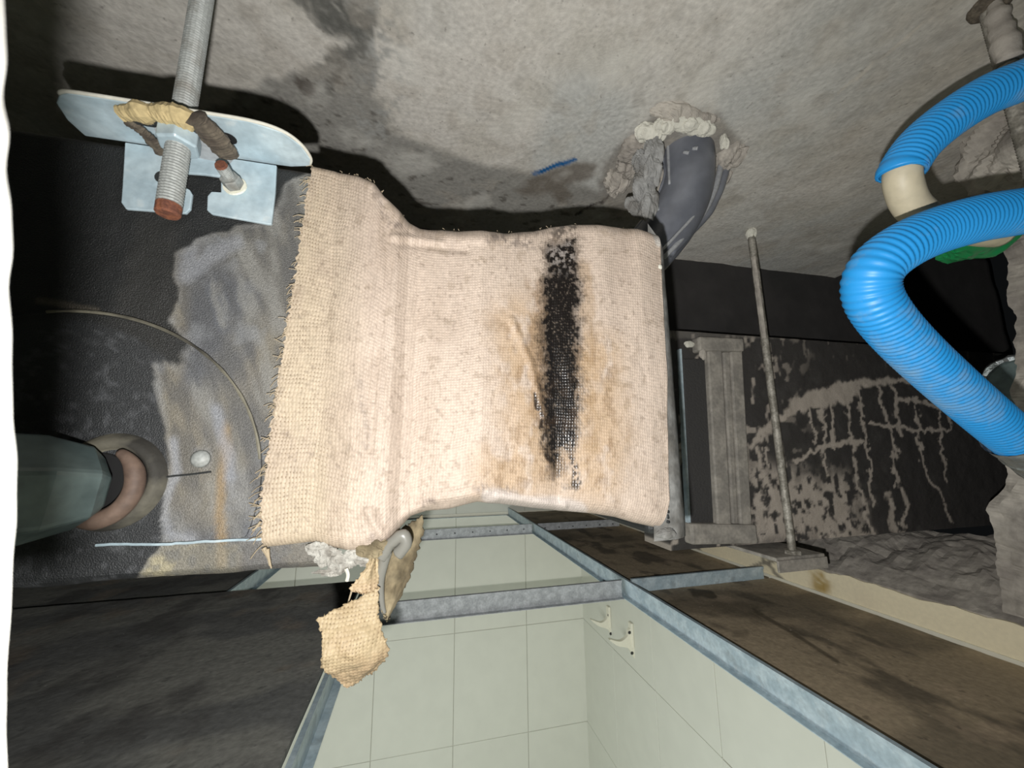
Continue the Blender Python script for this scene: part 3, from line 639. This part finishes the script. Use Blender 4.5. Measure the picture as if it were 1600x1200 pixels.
# ochre bleeding around the wet streak
och = sstep(90, 10, sdline(wxn, wyn, [(820, 520), (840, 640), (845, 720), (800, 740)]))*.55+sstep(70, 5, sdline(wxn, wyn, [(930, 560), (945, 680), (930, 745)]))*.55
C = blend(C, np.clip(och, 0, 1)*sstep(.25, .6, n2+.1), (164, 134, 94))
C = blend(C, np.clip(och, 0, 1)*sstep(.5, .68, fbm(px/9, py/16, 56, 3))*.75, (116, 90, 62))
C = blend(C, sstep(22, 6, sdline(wxn, wyn, [(845, 450), (838, 560), (842, 640)]))*.5, (134, 108, 80))
C = blend(C, sstep(16, 4, sdline(wxn, wyn, [(915, 420), (918, 560), (925, 700)]))*.45, (148, 121, 86))
# the wet black streak
blk = [(852, 392), (868, 378), (900, 372), (904, 430), (902, 520), (906, 600), (902, 680), (896, 712), (880, 700), (872, 735), (862, 742), (855, 700), (850, 672), (849, 600), (845, 540), (848, 470), (853, 430)]
bm_ = sdpoly(px+(n2-.5)*16, py+(n2-.5)*14, blk)
spk = fbm(px/4.2, py/4.8, 57, 3); sp3 = fbm(px/2.2, py/2.4, 58, 2); sp4 = fbm(px/14, py/22, 59, 3)
cov = sstep(9, -9, bm_+(spk-.5)*22)
dm = cov*sstep(.10, .34, sp4+.22*sstep(395, 450, py)+.1)
C = blend(C, dm, (27, 24, 22))
C = blend(C, dm*sstep(.5, .7, sp4)*.35*sstep(560, 640, py), (64, 50, 38))
C = blend(C, dm*sstep(.68, .80, sp3)*.5, (120, 108, 96))  # pale specks coloured in as the sparkle of the wet surface
C = blend(C, sstep(440, 400, py)*cov*sstep(.5, .62, spk)*.75, (150, 142, 136))
hal = sstep(20, 0, bm_)*(1-dm); C = blend(C, hal*sstep(.46, .66, spk)*.7, (60, 50, 42))
C = blend(C, sstep(7, 2, sdline(wxn, wyn, [(840, 620), (850, 690), (862, 720)]))*sstep(.35, .5, spk)*.9, (34, 29, 26))
for pts, wd, s in [([(893, 720), (897, 755)], 9, .9), ([(872, 755), (900, 762)], 6, .5), ([(868, 362), (896, 352)], 12, .75), ([(880, 335), (884, 350)], 5, .7)]:
    C = blend(C, sstep(wd, wd*.3, sdline(wxn, wyn, pts))*s*sstep(.35, .55, spk), (46, 40, 36))
for pts, wd, s in [([(770, 375), (825, 378)], 14, .7), ([(610, 350), (628, 352)], 9, .6), ([(790, 362), (850, 366)], 8, .4), ([(664, 788), (676, 786)], 10, .85), ([(755, 765), (800, 772)], 16, .6), ([(590, 300), (605, 340)], 8, .45), ([(560, 590), (575, 700)], 12, .3), ([(575, 840), (600, 850)], 14, .5), ([(430, 560), (424, 660)], 10, .3)]:
    C = blend(C, sstep(wd, wd*.2, sdline(wxn, wyn, pts))*s*sstep(.3, .6, spk), (100, 90, 84))
C = blend(C, sstep(17, 8, sdline(px, py+(n1-.5)*12, [(765, 777), (830, 786), (905, 797)]))*.9, (188, 178, 170))   # the smooth white hem
C = blend(C, sstep(8, 3, sdline(px, py, [(1024, 360), (1030, 380)]))*.8, (190, 186, 180))
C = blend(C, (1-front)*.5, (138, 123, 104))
# weave coordinates and openness
UV[..., 0] = uu*.262; sv = np.concatenate([[0], np.cumsum(np.linalg.norm(np.diff(P[200], axis=0), axis=1))]); UV[..., 1] = sv[None, :]
UV[..., 2] = np.clip(.22+.75*sstep(.24, .0, uu)+.2*sstep(.3, .45, uu)*sstep(.6, .45, uu), 0, 1)
cv = empty('canvas_sleeve', (.05, .42, -.05), 'beige jute canvas sleeve joining air unit to duct, black wet streak on it', 'duct sleeve')
nV = nu*len(rows)
V, Fc = P.reshape(-1, 3), gridF(nu, len(rows))
obj('canvas', V, Fc, M['canvas'], cv, smooth=True, color=C.reshape(-1, 3), uvw=UV.reshape(-1, 3))
# loose threads along the selvedge
gs = []
for k in range(100):
    t = random.random(); z = .185+(-.048-.185)*t; x = np.interp(z, Lf[:, 2], Lf[:, 0])
    p = np.array([x+.001, YF-.005, z]); l = random.uniform(.002, .0065)*(1.4 if z < -.01 else 1)
    d = np.array([-1, random.uniform(-.25, .1), random.uniform(-1.2, .5)]); d /= np.linalg.norm(d)
    q = p+d*l*.5+np.array([0, random.uniform(-.0008, 0), random.uniform(-.0006, .0006)]); e = p+d*l+np.array([0, 0, -random.uniform(0, .0018)])
    e[1] = min(e[1], YF-.0045)
    Q, _ = cr([p, q, e], 5); gs.append(tube(Q, random.uniform(.00014, .00024), 4))
for k in range(50):
    i = random.randint(0, nu-1); p = P[i, nb]+np.array([0, 0, .0005]); gs.append(tube([p, p+np.array([random.uniform(-.001, .001), -.0008, random.uniform(.0005, .0022)]), p+np.array([random.uniform(-.002, .002), -.001, random.uniform(.0008, .003)])], .0002, 4))
V, Fc = join(*gs); tag(obj('loose_threads', V, Fc, M['thread'], cv), kind='stuff')
# frayed tuft at the lower left corner
for k, pts in enumerate([[(412, 856), (419, 870), (424, 888)], [(408, 800), (402, 806), (396, 812)], [(407, 815), (400, 824), (394, 830)], [(417, 858), (420, 874), (421, 884)], [(550, 922), (546, 935), (543, 944)]]):
    Q, _ = cr([onY(x, y, YF-.006) for x, y in pts], 10); V, Fc = tube(Q, np.linspace(.0013 if k in (0, 3) else .0006, .0003, 10), 6); obj('tuft', V, Fc, M['thread'], cv)

# hanging torn strip of the canvas
def sheet(name, rowsp, yv, m, parent, nu=40, nv=60, bul=.004, th=.0007, seed=0, colr=(172, 154, 122), ragged=0, dark=0):
    """rowsp: list of (left px, right px) from top to bottom; yv: depth per row"""
    A = np.array([onY(*l, y) for (l, r), y in zip(rowsp, yv)]); Bq = np.array([onY(*r, y+dy) for (l, r), y, dy in zip(rowsp, yv, [.006]*len(yv))])
    A, _ = cr(A, nv); Bq, _ = cr(Bq, nv); s = np.linspace(0, 1, nu)[:, None, None]
    P = A[None]*(1-s)+Bq[None]*s
    S, Tt = np.meshgrid(np.linspace(0, 1, nu), np.linspace(0, 1, nv), indexing='ij')
    P[..., 1] += -bul*np.sin(S*math.pi)*np.sin(Tt*math.pi)+(fbm(S*4, Tt*5, seed)-.5)*.004
    if ragged:
        ed = np.minimum(np.minimum(S, 1-S), np.minimum(Tt, 1-Tt)); k = 1-sstep(0, .05, ed)
        P[..., 0] += k*(vnoise(S*60, Tt*70, seed)-.5)*ragged; P[..., 2] += k*(vnoise(S*60, Tt*70, seed+3)-.5)*ragged
    C = np.broadcast_to(lin(colr), P.shape).copy(); C = blend(C, sstep(.45, .7, fbm(S*5, Tt*6, seed+9))*.5, (160, 139, 108)); C = blend(C, sstep(.5, .8, Tt)*.35, (168, 140, 112))
    UVs = np.stack([P[..., 0], P[..., 2], np.full_like(S, .95)], -1)
    V, Fc = slabgrid(P, (0, 1, 0), th)
    return obj(name, V, Fc, M[m], parent, smooth=True, color=np.vstack([C.reshape(-1, 3)]*2), uvw=np.vstack([UVs.reshape(-1, 3)]*2))
sheet('torn_flap', [((497, 965), (592, 918)), ((502, 992), (591, 958)), ((503, 1022), (598, 990)), ((507, 1046), (607, 1022)), ((541, 1077), (582, 1051))], [.236, .232, .228, .230, .236], 'canvas', cv, seed=3, ragged=.0018)
sheet('flap_neck', [((572, 852), (594, 850)), ((574, 880), (592, 872)), ((560, 902), (592, 900)), ((545, 922), (590, 918)), ((560, 926), (593, 932))], [.246, .243, .241, .239, .239], 'canvas', cv, nu=24, nv=40, bul=.002, seed=5, ragged=.0014)
sheet('torn_liner', [((612, 836), (662, 806)), ((606, 860), (661, 832)), ((600, 892), (650, 872)), ((594, 925), (638, 908)), ((594, 945), (618, 948)), ((600, 966), (606, 970))], [.262, .262, .26, .256, .252, .250], 'liner', cv, nu=24, nv=40, seed=8, th=.004, ragged=.0025)
Q, _ = cr([at(x, y, .221) for x, y in [(596, 870), (612, 848), (628, 838), (634, 850), (622, 866)]], 40); V, Fc = tube(Q, .0036, 12); V = np.array(V); V[:, 2] += (fbm(V[:, 0]*200, V[:, 2]*200, 1)-.5)*.003; obj('white_film', V, Fc, M['film'], cv, smooth=True)
Q, _ = cr([at(x, y, .222) for x, y in [(604, 862), (598, 885), (594, 910), (596, 940), (600, 958)]], 40); V, Fc = tube(Q, np.linspace(.0034, .0014, 40), 10); obj('white_film', V, Fc, M['film'], cv, smooth=True)
def clod(name, c, r, m, parent, seed, sc=(1, 1, 1), n=20, rough=.5):
    th = np.linspace(0, math.pi, n); ph = np.linspace(0, 2*math.pi, 2*n); A, Bq = np.meshgrid(th, ph, indexing='ij')
    d = np.stack([np.sin(A)*np.cos(Bq), np.sin(A)*np.sin(Bq), np.cos(A)], -1); phw = np.minimum(Bq, 2*math.pi-Bq)
    k = 1-rough/2+rough*fbm(d[..., 0]*2.2+seed*3, d[..., 2]*2.2+d[..., 1]*1.9+seed, seed, 3)
    V = np.array(c)+d*k[..., None]*r*np.array(sc); return obj(name, V.reshape(-1, 3), gridF(n, 2*n), M[m], parent, smooth=False)
for k, (x, y, r_, sc) in enumerate([(498, 858, .0042, (1.2, .4, .9)), (508, 868, .0050, (1.1, .4, 1.0)), (521, 874, .0054, (1.1, .4, .9)), (533, 884, .0046, (1.2, .4, .8)), (546, 880, .0030, (1.0, .4, 1.2)), (556, 868, .0052, (1.2, .4, .8)), (566, 876, .0040, (1.3, .4, .7)), (518, 896, .0026, (2.0, .5, .6)), (505, 893, .0020, (2.2, .5, .5))]):
    clod('insulation_scrap', onY(x, y, .2455), r_, 'scrap', cv, 3+k, sc, n=14, rough=1.5)
Q, _ = cr([onY(x, y, .242) for x, y in [(541, 888), (544, 898), (542, 908)]], 12); V, Fc = tube(Q, .0010, 6); obj('insulation_thread', V, Fc, M['foam'], cv)
clod('torn_knot', onY(586, 856, .243), .0065, 'liner', cv, 11, (1.2, .5, .8), rough=1.4)

# sheet metal duct collar behind the right edge of the canvas
dc = empty('duct_collar', (.20, .42, -.07), 'grey sheet metal duct collar at the right end of the canvas sleeve', 'duct')
prf = [(0, .185, -.062), (.5, .188, -.066)]
sec = []
for (x, y_, t) in [(-.006, YF+.0005, 0), (.003, YF+.0008, 0), (.008, YF+.0015, 0), (.013, YF+.0045, 0), (.0175, YF+.0095, 0), (.0205, YF+.018, 0), (.0205, .60, 0)]: sec.append((x, y_))
V = []; nz = 30
zt_, zb_ = .176, -.062
for i in range(nz):
    s = i/(nz-1); z = zt_+(zb_-zt_)*s; xl = .1705+.0115*(1-s)-.002; k = .80+.58*s
    for x, y_ in sec: V.append((xl+x*k, y_+.001*vnoise(z*60, x*300), z-(.012*(1-min(1, s*12))*min(1, x/.012))))
Fc = gridF(nz, len(sec)); n0_ = len(V)
V2, F2 = boxg(.168, .184, YF+.02, .60, zb_, zt_-.004)
obj('rounded_edge', V, Fc, M['collar'], dc, smooth=True); obj('collar_body', V2, F2, M['rubber'], dc, bevel=.004)
gs = []
for k in range(140):
    z = random.uniform(-.05, .15); s = (zt_-z)/(zt_-zb_); x = .1705+.0115*(1-s)
    gs.append(lathe((x+random.uniform(-.0006, .0008), YF-.0008, z), (0, -1, 0), [(0, random.uniform(.0006, .0013)), (.0008, .0003)], 5))
V, Fc = join(*gs); tag(obj('glue_beads', V, Fc, M['rubber'], dc), kind='stuff')
clod('sealant_dab', onY(1030, 418, YF-.002), .0022, 'foam', dc, 4); clod('sealant_smear', onY(1042, 834, YF), .006, 'collar', dc, 6, (1.3, .4, .6))

# ------------------------------------------------------------------ insulated duct beyond
YD = .59
dl = onY(1058, 690, YD)[0]-.03; zt_ = onY(1200, 527, YD)[2]; zb_ = onY(1180, 850, YD)[2]
idt = empty('insulated_duct', ((dl+1.5)/2, YD+.05, zb_), 'dark insulated duct splashed with grey cement, crossing over the side wall', 'duct')
nu, nv = 340, 150
gx = np.linspace(dl, 1.6, nu); gz = np.linspace(zb_, zt_, nv); X, Zg = np.meshgrid(gx, gz, indexing='ij')
P = np.stack([X, YD+(fbm(X*40, Zg*40, 61)-.5)*.003, Zg], -1); px, py = pix(P)
n1 = fbm(X*30, Zg*30, 62, 4); n2 = fbm(X*90, Zg*70, 63, 4); n3 = fbm(px/9, py/9, 64, 3)
wx = px+(n2-.5)*16+(n1-.5)*12; wy = py+(n2-.5)*14
C = np.broadcast_to(lin((58, 56, 54)), P.shape).copy(); C = blend(C, sstep(.5, .8, n1)*.5, (72, 70, 68))
grey = (168, 159, 148)
arch = [(1168, 700), (1195, 665), (1225, 636), (1262, 612), (1300, 600), (1345, 592), (1396, 590), (1400, 598), (1345, 606), (1335, 622), (1310, 632), (1270, 640), (1230, 652), (1200, 680), (1180, 700)]
m_ = sstep(3, -3, sdpoly(wx, wy, arch))
def st(pts, wd): return sstep(wd, wd*.45, sdline(wx, wy, pts))
for pts, wd in [([(1270, 640), (1272, 690)], 3), ([(1285, 638), (1287, 700), (1290, 740)], 3), ([(1300, 632), (1302, 700)], 3), ([(1322, 628), (1330, 700), (1340, 760), (1355, 800)], 3.4), ([(1340, 606), (1350, 670), (1358, 730), (1362, 790)], 3), ([(1372, 598), (1385, 650), (1400, 700), (1395, 760)], 3), ([(1390, 600), (1402, 640), (1406, 680)], 4), ([(1400, 592), (1440, 600), (1475, 622)], 4), ([(1400, 622), (1440, 628), (1480, 640)], 4), ([(1360, 662), (1400, 668), (1440, 672), (1478, 672)], 3.5), ([(1245, 720), (1280, 700), (1320, 690), (1345, 690)], 5), ([(1220, 690), (1222, 740)], 3), ([(1186, 700), (1190, 730)], 4), ([(1195, 700), (1200, 725)], 3), ([(1430, 620), (1436, 690), (1445, 740), (1470, 770), (1485, 815)], 2.8), ([(1462, 630), (1470, 690), (1478, 750)], 2.6), ([(1385, 770), (1400, 830)], 6), ([(1395, 740), (1420, 790), (1405, 850)], 4), ([(1475, 640), (1483, 672)], 2.5), ([(1350, 800), (1370, 850)], 5)]:
    m_ = np.maximum(m_, st(pts, wd)*sstep(.25, .5, n3+.15))
blot = sdpoly(px+(n1-.5)*60, py+(n1-.5)*50, [(1165, 690), (1200, 720), (1250, 740), (1300, 730), (1340, 740), (1350, 800), (1380, 860), (1150, 860)])
m_ = np.maximum(m_, sstep(15, -30, blot)*sstep(.42, .56, n2+.12*sstep(740, 820, py)))
m_ = np.maximum(m_, sstep(9, 4, sdline(wx, wy, [(1205, 560), (1203, 590)])+sstep(.3, .6, 1-n3)*6)*.8)
m_ = np.maximum(m_, sstep(.70, .78, fbm(px/11, py/16, 65, 2))*sstep(1300, 1180, px)*.8)
m_ = np.maximum(m_, sstep(.72, .80, fbm(px/4, py/24, 66, 2))*sstep(585, 545, py)*.35)
C = blend(C, np.clip(m_, 0, 1), grey); C = blend(C, sstep(531, 526, py)*.5, (110, 106, 100))
V, Fc = slabgrid(P, (0, 1, 0), .075); obj('insulation_skin', V, Fc, M['duct'], idt, color=np.vstack([C.reshape(-1, 3)]*2))
def dx(x, y=690): return onY(x, y, YD-.006)[0]
fr = M['galvdull']
mfr = mat('dusty_flange', (148, 143, 134), .7, .0, .2, 40, .2, 100, rgb2=(126, 122, 115)); mblk = mat('black_foam', (52, 51, 50), .85, 0, .15, 200, .8, 260)
def bar(nm, tl, tr_, br_, bl, proud, m, bev=.0025):
    V, Fc = prism([onY(*p, YD-proud) for p in (tl, tr_, br_, bl)], np.zeros(3), np.array([0, proud+.008, 0])); obj(nm, V, Fc, m, idt, bevel=bev)
bar('foam_strip', (1067, 560), (1107, 560), (1124, 828), (1080, 828), .004, mblk)
bar('bright_trim', (1062, 545), (1065, 545), (1080, 828), (1076, 828), .008, M['galv'], 0)
bar('flange', (1106, 545), (1128, 545), (1144, 828), (1122, 828), .014, mfr)
bar('flange', (1130, 545), (1140, 545), (1155, 828), (1146, 828), .008, mfr)
bar('flange', (1142, 545), (1160, 545), (1176, 828), (1158, 828), .012, mfr)
bar('corner_cap', (1092, 525), (1163, 528), (1164, 549), (1093, 548), .018, mfr, .004)
bar('corner_cap', (1080, 818), (1183, 820), (1186, 850), (1082, 852), .018, mfr, .004)
clod('plaster_dab', onY(1077, 538, YD-.012), .009, 'foam', idt, 7, (1.1, .4, .7))
clod('plaster_dab', onY(1098, 552, YD-.014), .010, 'mortar', idt, 9, (.7, .4, 1.2))
# trapeze rod and foot in front of the duct
rr_ = onY(1236, 846, YD-.035); rr_[2] = zb_-.010
hr = empty('hanger_rod', rr_, 'thin grey hanger rod in front of the splashed duct', 'rod')
V, Fc = rodg(rr_, [rr_[0], rr_[1], ZS+.01], .0066, .0022, 12, .12); obj('rod', V, Fc, M['zincold'], hr, smooth=True)
clod('plaster_cap', [rr_[0], rr_[1], ZS-.008], .012, 'foam', hr, 2, (.8, .8, 1.0))
Q = [np.array([rr_[0], rr_[1], z]) for z in np.linspace(.20, .36, 24)]; V, Fc = tube(np.array(Q)+np.array([-.004, -.003, 0]), .0035+.002*vnoise(np.arange(24)*.7, 2), 6); obj('plaster_drip', V, Fc, M['mortar'], hr)
box('foot_angle', (rr_[0]-.05, rr_[0]+.05, rr_[1]-.014, rr_[1]+.10, rr_[2]-.006, rr_[2]), mfr, hr, bevel=.001)
box('foot_lip', (rr_[0]-.05, rr_[0]+.05, rr_[1]-.018, rr_[1]-.014, rr_[2]-.022, rr_[2]-.004), mfr, hr, bevel=.001)
V, Fc = hexnut([rr_[0], rr_[1], rr_[2]-.004], (0, 0, 1), .013, .010, 0); obj('nut', V, Fc, M['zincold'], hr)

# ------------------------------------------------------------------ drain pipe through the slab
h0 = onZ(1074, 240, ZS)
Pp = [h0+np.array([0, 0, .03]), h0+np.array([-.002, .0, -.03]), h0+np.array([-.012, .006, -.075]), h0+np.array([-.036, .022, -.12]), h0+np.array([-.075, .045, -.16]), h0+np.array([-.13, .07, -.19])]
dp = empty('drain_pipe', Pp[-1], 'grey plastic pipe bending out of a sealed hole in the slab', 'pipe')
Q, _ = cr(Pp, 50); V, Fc = tube(Q, .035, 32); obj('pipe', V, Fc, M['pvc'], dp, smooth=True)
# raised pipe seam and cement runs
for k, (a0, r_) in enumerate([(-.35, .004), (-.15, .003), (-2.5, .004), (-2.25, .007), (-2.75, .008)]):
    T_ = np.gradient(Q, axis=0); T_ /= np.linalg.norm(T_, axis=1)[:, None]; S = []
    for i in range(6, 50 if k < 2 else 34):
        u_ = np.cross(T_[i], (0, 1., 0)); u_ /= np.linalg.norm(u_); v_ = np.cross(T_[i], u_)
        aa_ = a0+.25*(vnoise(i*.25, 0, k)-.5); S.append(Q[i]+.0345*(-math.cos(aa_)*u_*(1 if 1 else -1)+math.sin(aa_)*v_*1))
    V, Fc = tube(S, r_*(.6+.8*vnoise(np.arange(len(S))*.4, 1, k)), 7); obj('cement_run' if k > 1 else 'weld_seam', V, Fc, M['mortar'] if k != 1 else M['pvc'], dp)
for k, (x, y, r_, sc) in enumerate([(1012, 212, .018, (1.5, .8, .8)), (1035, 203, .016, (1.3, .8, .7)), (1072, 200, .018, (1.6, .8, .6)), (1096, 205, .015, (1.2, .8, .7)), (1022, 240, .008, (.6, .5, 1.6)), (1128, 225, .012, (.7, .6, 1.2))]):
    p = onZ(x, y, ZS-.012)+np.array([0, -.004, 0]); clod('sealant', p, r_*.76, 'foam', dp, 20+k, sc, n=26, rough=.7)
for k, (x, y, r_, sc) in enumerate([(1060, 178, .020, (1.8, .7, .6)), (1000, 232, .026, (.9, 1, .8)), (965, 280, .026, (.8, .9, .9)), (1140, 245, .020, (.9, 1.2, .8)), (1125, 275, .016, (.8, 1, .9)), (1105, 185, .013, (1.2, .6, .6)), (985, 255, .022, (.9, .9, .9))]):
    p = onZ(x, y, ZS-.002); clod('mortar_collar', p, r_, 'mortar', dp, 30+k, sc, rough=1.0)
for k, (pts, dy, r_, mm) in enumerate([([(1128, 212), (1125, 265), (1104, 325), (1066, 372), (1038, 402)], -.002, .0042, 'pvclight'), ([(1136, 216), (1134, 262), (1112, 322), (1074, 366), (1046, 396)], .004, .0060, 'pvc'), ([(1116, 220), (1112, 268), (1092, 325), (1056, 368), (1030, 395)], -.016, .0020, 'pvclight')]):
    S, _ = cr([onY(x, y, h0[1]+dy) for x, y in pts], 30); V, Fc = tube(S, r_*(.7+.5*vnoise(np.arange(30)*.35, k)), 9); obj('edge_strap', V, Fc, M[mm], dp, smooth=True)
for k, (x, y, dy, r_, sc) in enumerate([(1022, 236, -.030, .012, (1.0, .7, 1.5)), (1017, 262, -.026, .014, (.9, .7, 1.5)), (1008, 290, -.012, .015, (1.0, .7, 1.6)), (1014, 318, -.012, .014, (.9, .7, 1.5)), (996, 322, .0, .013, (1.1, .7, 1.2)), (1003, 255, -.010, .012, (1.0, .7, 1.3))]):
    clod('cement_smear', onY(x, y, h0[1]+dy), r_, 'smear', dp, 50+k, sc, n=26, rough=1.1)
for k, (x0, y0, x1, y1, r_) in enumerate([(1043, 215, 1046, 288, .0022), (1082, 232, 1090, 232, .0025), (1068, 238, 1076, 239, .0025), (1028, 250, 1026, 330, .004)]):  # pale drips, with highlights on the pipe built in as light strokes
    n_ = 14; S = []
    for t_ in np.linspace(0, 1, n_):
        d_ = ray(x0+(x1-x0)*t_, y0+(y1-y0)*t_); d_ /= np.linalg.norm(d_); best = None
        for q_ in np.linspace(.3, 1.0, 700):
            if np.min(np.linalg.norm(Q-d_*q_, axis=1)) < .0352: best = d_*q_; break
        if best is not None: S.append(best)
    if len(S) > 3: V, Fc = tube(S, r_*(.6+.6*vnoise(np.arange(len(S))*.6, k)), 8); obj('drip_and_glint', V, Fc, M['pvclight'], dp, smooth=True)

# ------------------------------------------------------------------ right hand rod, lump, hoses
rt_ = onZ(1546, 8, ZS)
r2 = empty('hanger_rod', rt_-np.array([0, 0, .3]), 'cement-caked hanger rod in the upper right corner behind the blue hose', 'rod')
V, Fc = rodg(rt_-np.array([0, 0, .30]), rt_+np.array([0, 0, .01]), .0080, .003, 14, .1); obj('rod', V, Fc, M['zincold'], r2, smooth=True)
Q = np.array([rt_+np.array([-.004, -.004, -z]) for z in np.linspace(0, .07, 20)]); V, Fc = tube(Q, .003+.010*fbm(np.arange(20)*.35, np.zeros(20), 3), 16); obj('plaster', V, Fc, M['mortar'], r2, smooth=True)
clod('rusty_anchor', rt_+np.array([0, 0, -.001]), .014, 'brown', r2, 4, (1.2, 1, .5))
lc = onZ(1590, 215, ZS-.03)
tag(clod('mortar_lump', lc+np.array([.02, 0, -.005]), .055, 'mortar', None, 14, (1.0, 1.0, 1.2), n=40, rough=1.0), 'rough mortar lump clinging to the slab at the right border', 'mortar')
def hose(name, pts, r, label, seed):
    t = empty(name, at(pts[-1][0], pts[-1][1], pts[-1][2])-np.array([0, 0, r]), label, 'hose', 'blue corrugated hoses')
    Q, s = cr([at(x, y, D) for x, y, D in pts], 10); L_ = s[-1]; n = int(L_/.0036)*6
    Q, s = cr([at(x, y, D) for x, y, D in pts], n)
    rad = r*(1+.026*np.sin(2*math.pi*np.arange(n)/6+.4))
    V, Fc = tube(Q, rad, 28, cap=False)
    n_ = len(V); Vi, Fi = tube(Q, r*.86, 28, cap=False); V, Fc = join((V, Fc), (Vi, Fi))
    for b0 in (0, (n-1)*28): Fc += [(b0+k, b0+(k+1) % 28, n_+b0+(k+1) % 28, n_+b0+k) for k in range(28)]
    obj('sleeve', V, Fc, M['hosed'], t, smooth=True)
    return t
# hose plastic with pale dust lying in patches
mh, nt, b = NT('blue_hose_dusty'); lk = nt.links.new; tc = nd(nt, 'ShaderNodeTexCoord')
nz = nd(nt, 'ShaderNodeTexNoise'); nz.inputs['Scale'].default_value = 22; nz.inputs['Detail'].default_value = 8; nz.inputs['Roughness'].default_value = .7; lk(tc.outputs['Object'], nz.inputs['Vector'])
rp_ = nd(nt, 'ShaderNodeMapRange'); rp_.inputs[1].default_value = .50; rp_.inputs[2].default_value = .70; lk(nz.outputs['Fac'], rp_.inputs[0]); rp_.inputs[4].default_value = .55
mx = nd(nt, 'ShaderNodeMix', data_type='RGBA'); mx.inputs[6].default_value = L4((40, 150, 222)); mx.inputs[7].default_value = L4((150, 168, 172)); lk(rp_.outputs[0], mx.inputs[0])
lk(mx.outputs[2], b.inputs['Base Color']); b.inputs['Roughness'].default_value = .45
M['hosed'] = mh
h1 = hose('blue_hose', [(2000, 30, .31), (1820, 52, .30), (1680, 88, .30), (1600, 125, .30), (1540, 150, .30), (1480, 188, .30), (1436, 226, .30), (1411, 262, .30), (1408, 272, .30)], .0150, 'upper blue corrugated hose with its cut end turned down', 1)
h2 = hose('blue_hose', [(2000, 290, .30), (1840, 298, .285), (1690, 312, .275), (1600, 330, .27), (1530, 342, .265), (1460, 362, .26), (1405, 388, .255), (1368, 420, .255), (1360, 455, .258), (1378, 492, .262), (1420, 540, .27), (1480, 596, .28), (1540, 648, .29), (1600, 698, .30), (1650, 740, .31), (1740, 812, .325), (1880, 900, .345)], .0155, 'lower blue corrugated hose looping back in a bend', 2)
Q, _ = cr([at(x, y, D) for x, y, D in [(1470, 200, .30), (1428, 236, .30), (1411, 262, .30), (1412, 292, .302), (1428, 325, .308), (1470, 352, .318), (1530, 362, .325), (1560, 364, .33)]], 60)
V, Fc = tube(Q, .0118, 20); tag(obj('beige_pipe', V, Fc, M['beige'], smooth=True), 'pale beige pipe emerging from the upper blue hose', 'pipe')
Q, _ = cr([at(x, y, D) for x, y, D in [(1578, 682, .298), (1600, 698, .30), (1640, 730, .307)]], 24); V, Fc = tube(Q, .0166+.0012*vnoise(np.arange(24)*.8, 5), 24, cap=False)
V, Fc = slabgrid(np.array(V).reshape(24, 24, 3)[:, list(range(24))+[0]], (0, 0, 0), 0) if 0 else (V, Fc)
obj('foil_tape', V, Fc, M['foil'], h2, smooth=False)
tag(clod('green_bag', at(1512, 368, .345), .030, 'green', None, 17, (1.35, .8, .62), n=30, rough=.6), 'crumpled green plastic bag tucked behind the lower blue hose', 'bag')
# foil wrapped pipe at the right border
fp = at(1625, 600, .60)
wp = empty('wrapped_pipe', fp-np.array([0, 0, .05]), 'dark wrapped pipe end with bright torn foil at the right border', 'pipe')
V, Fc = lathe(fp+np.array([-.045, 0, 0]), (1, .1, -.1), [(0, .034), (.003, .042), (.25, .044)], 24); obj('sleeve', V, Fc, M['foilgreen'], wp, smooth=False)
a = np.linspace(0, 2*math.pi, 40); Q = np.array([fp+np.array([-.046, .040*math.cos(t), .040*math.sin(t)]) for t in a]); V, Fc = tube(Q, .002+.004*vnoise(np.arange(40)*.9, 7), 5); obj('torn_foil', V, Fc, M['foil'], wp)

# ------------------------------------------------------------------ pale panel edge right beside the lens
ed = [(6, -60), (9, 60), (8, 160), (12, 300), (15, 430), (19, 560), (22, 660), (20, 760), (21, 850), (16, 960), (11, 1060), (5, 1180), (3, 1280)]
Eq, _ = cr([onY(x, y, .050) for x, y in ed], 80); nE = 80
Eq[:, 0] += (vnoise(np.arange(nE)*.25, 0, 8)-.5)*.0005
Lq = Eq.copy(); Lq[:, 0] = -.14
V = np.stack([np.stack([Lq*(1-s)+Eq*s for s in (0, .5, 1)], 1)], 0)[0]
V, Fc = slabgrid(V, (-.5, -1, 0), .005)
tag(obj('access_panel', V, Fc, M['white']), 'blurred white panel edge right beside the viewer at the left border', 'panel')

# small pieces that belong to a part hang under that part
def under(root, part, kids):
    ch = list(root.children); p = [c for c in ch if c.name.split('.')[0] == part][0]
    for c in ch:
        if c is not p and c.name.split('.')[0] in kids: c.parent = p
under(fcu, 'end_plate', ('plate_rim', 'screw', 'split_seam'))
under(fcu, 'pipe_collar', ('inner_ring', 'opening'))
under(br, 'back_plate', ('bolt_washer', 'bolt_nut', 'bolt_shank', 'bolt_tip'))
under(br, 'top_flange', ('rolled_edge',))
under(tr, 'rod', ('rusty_end',))
under(cv, 'canvas', ('loose_threads', 'tuft'))
under(dc, 'rounded_edge', ('glue_beads', 'sealant_dab', 'sealant_smear'))
under(idt, 'insulation_skin', ('plaster_dab',))
under(hr, 'rod', ('plaster_cap', 'plaster_drip'))
under(dp, 'pipe', ('drip_and_glint', 'weld_seam', 'edge_strap'))
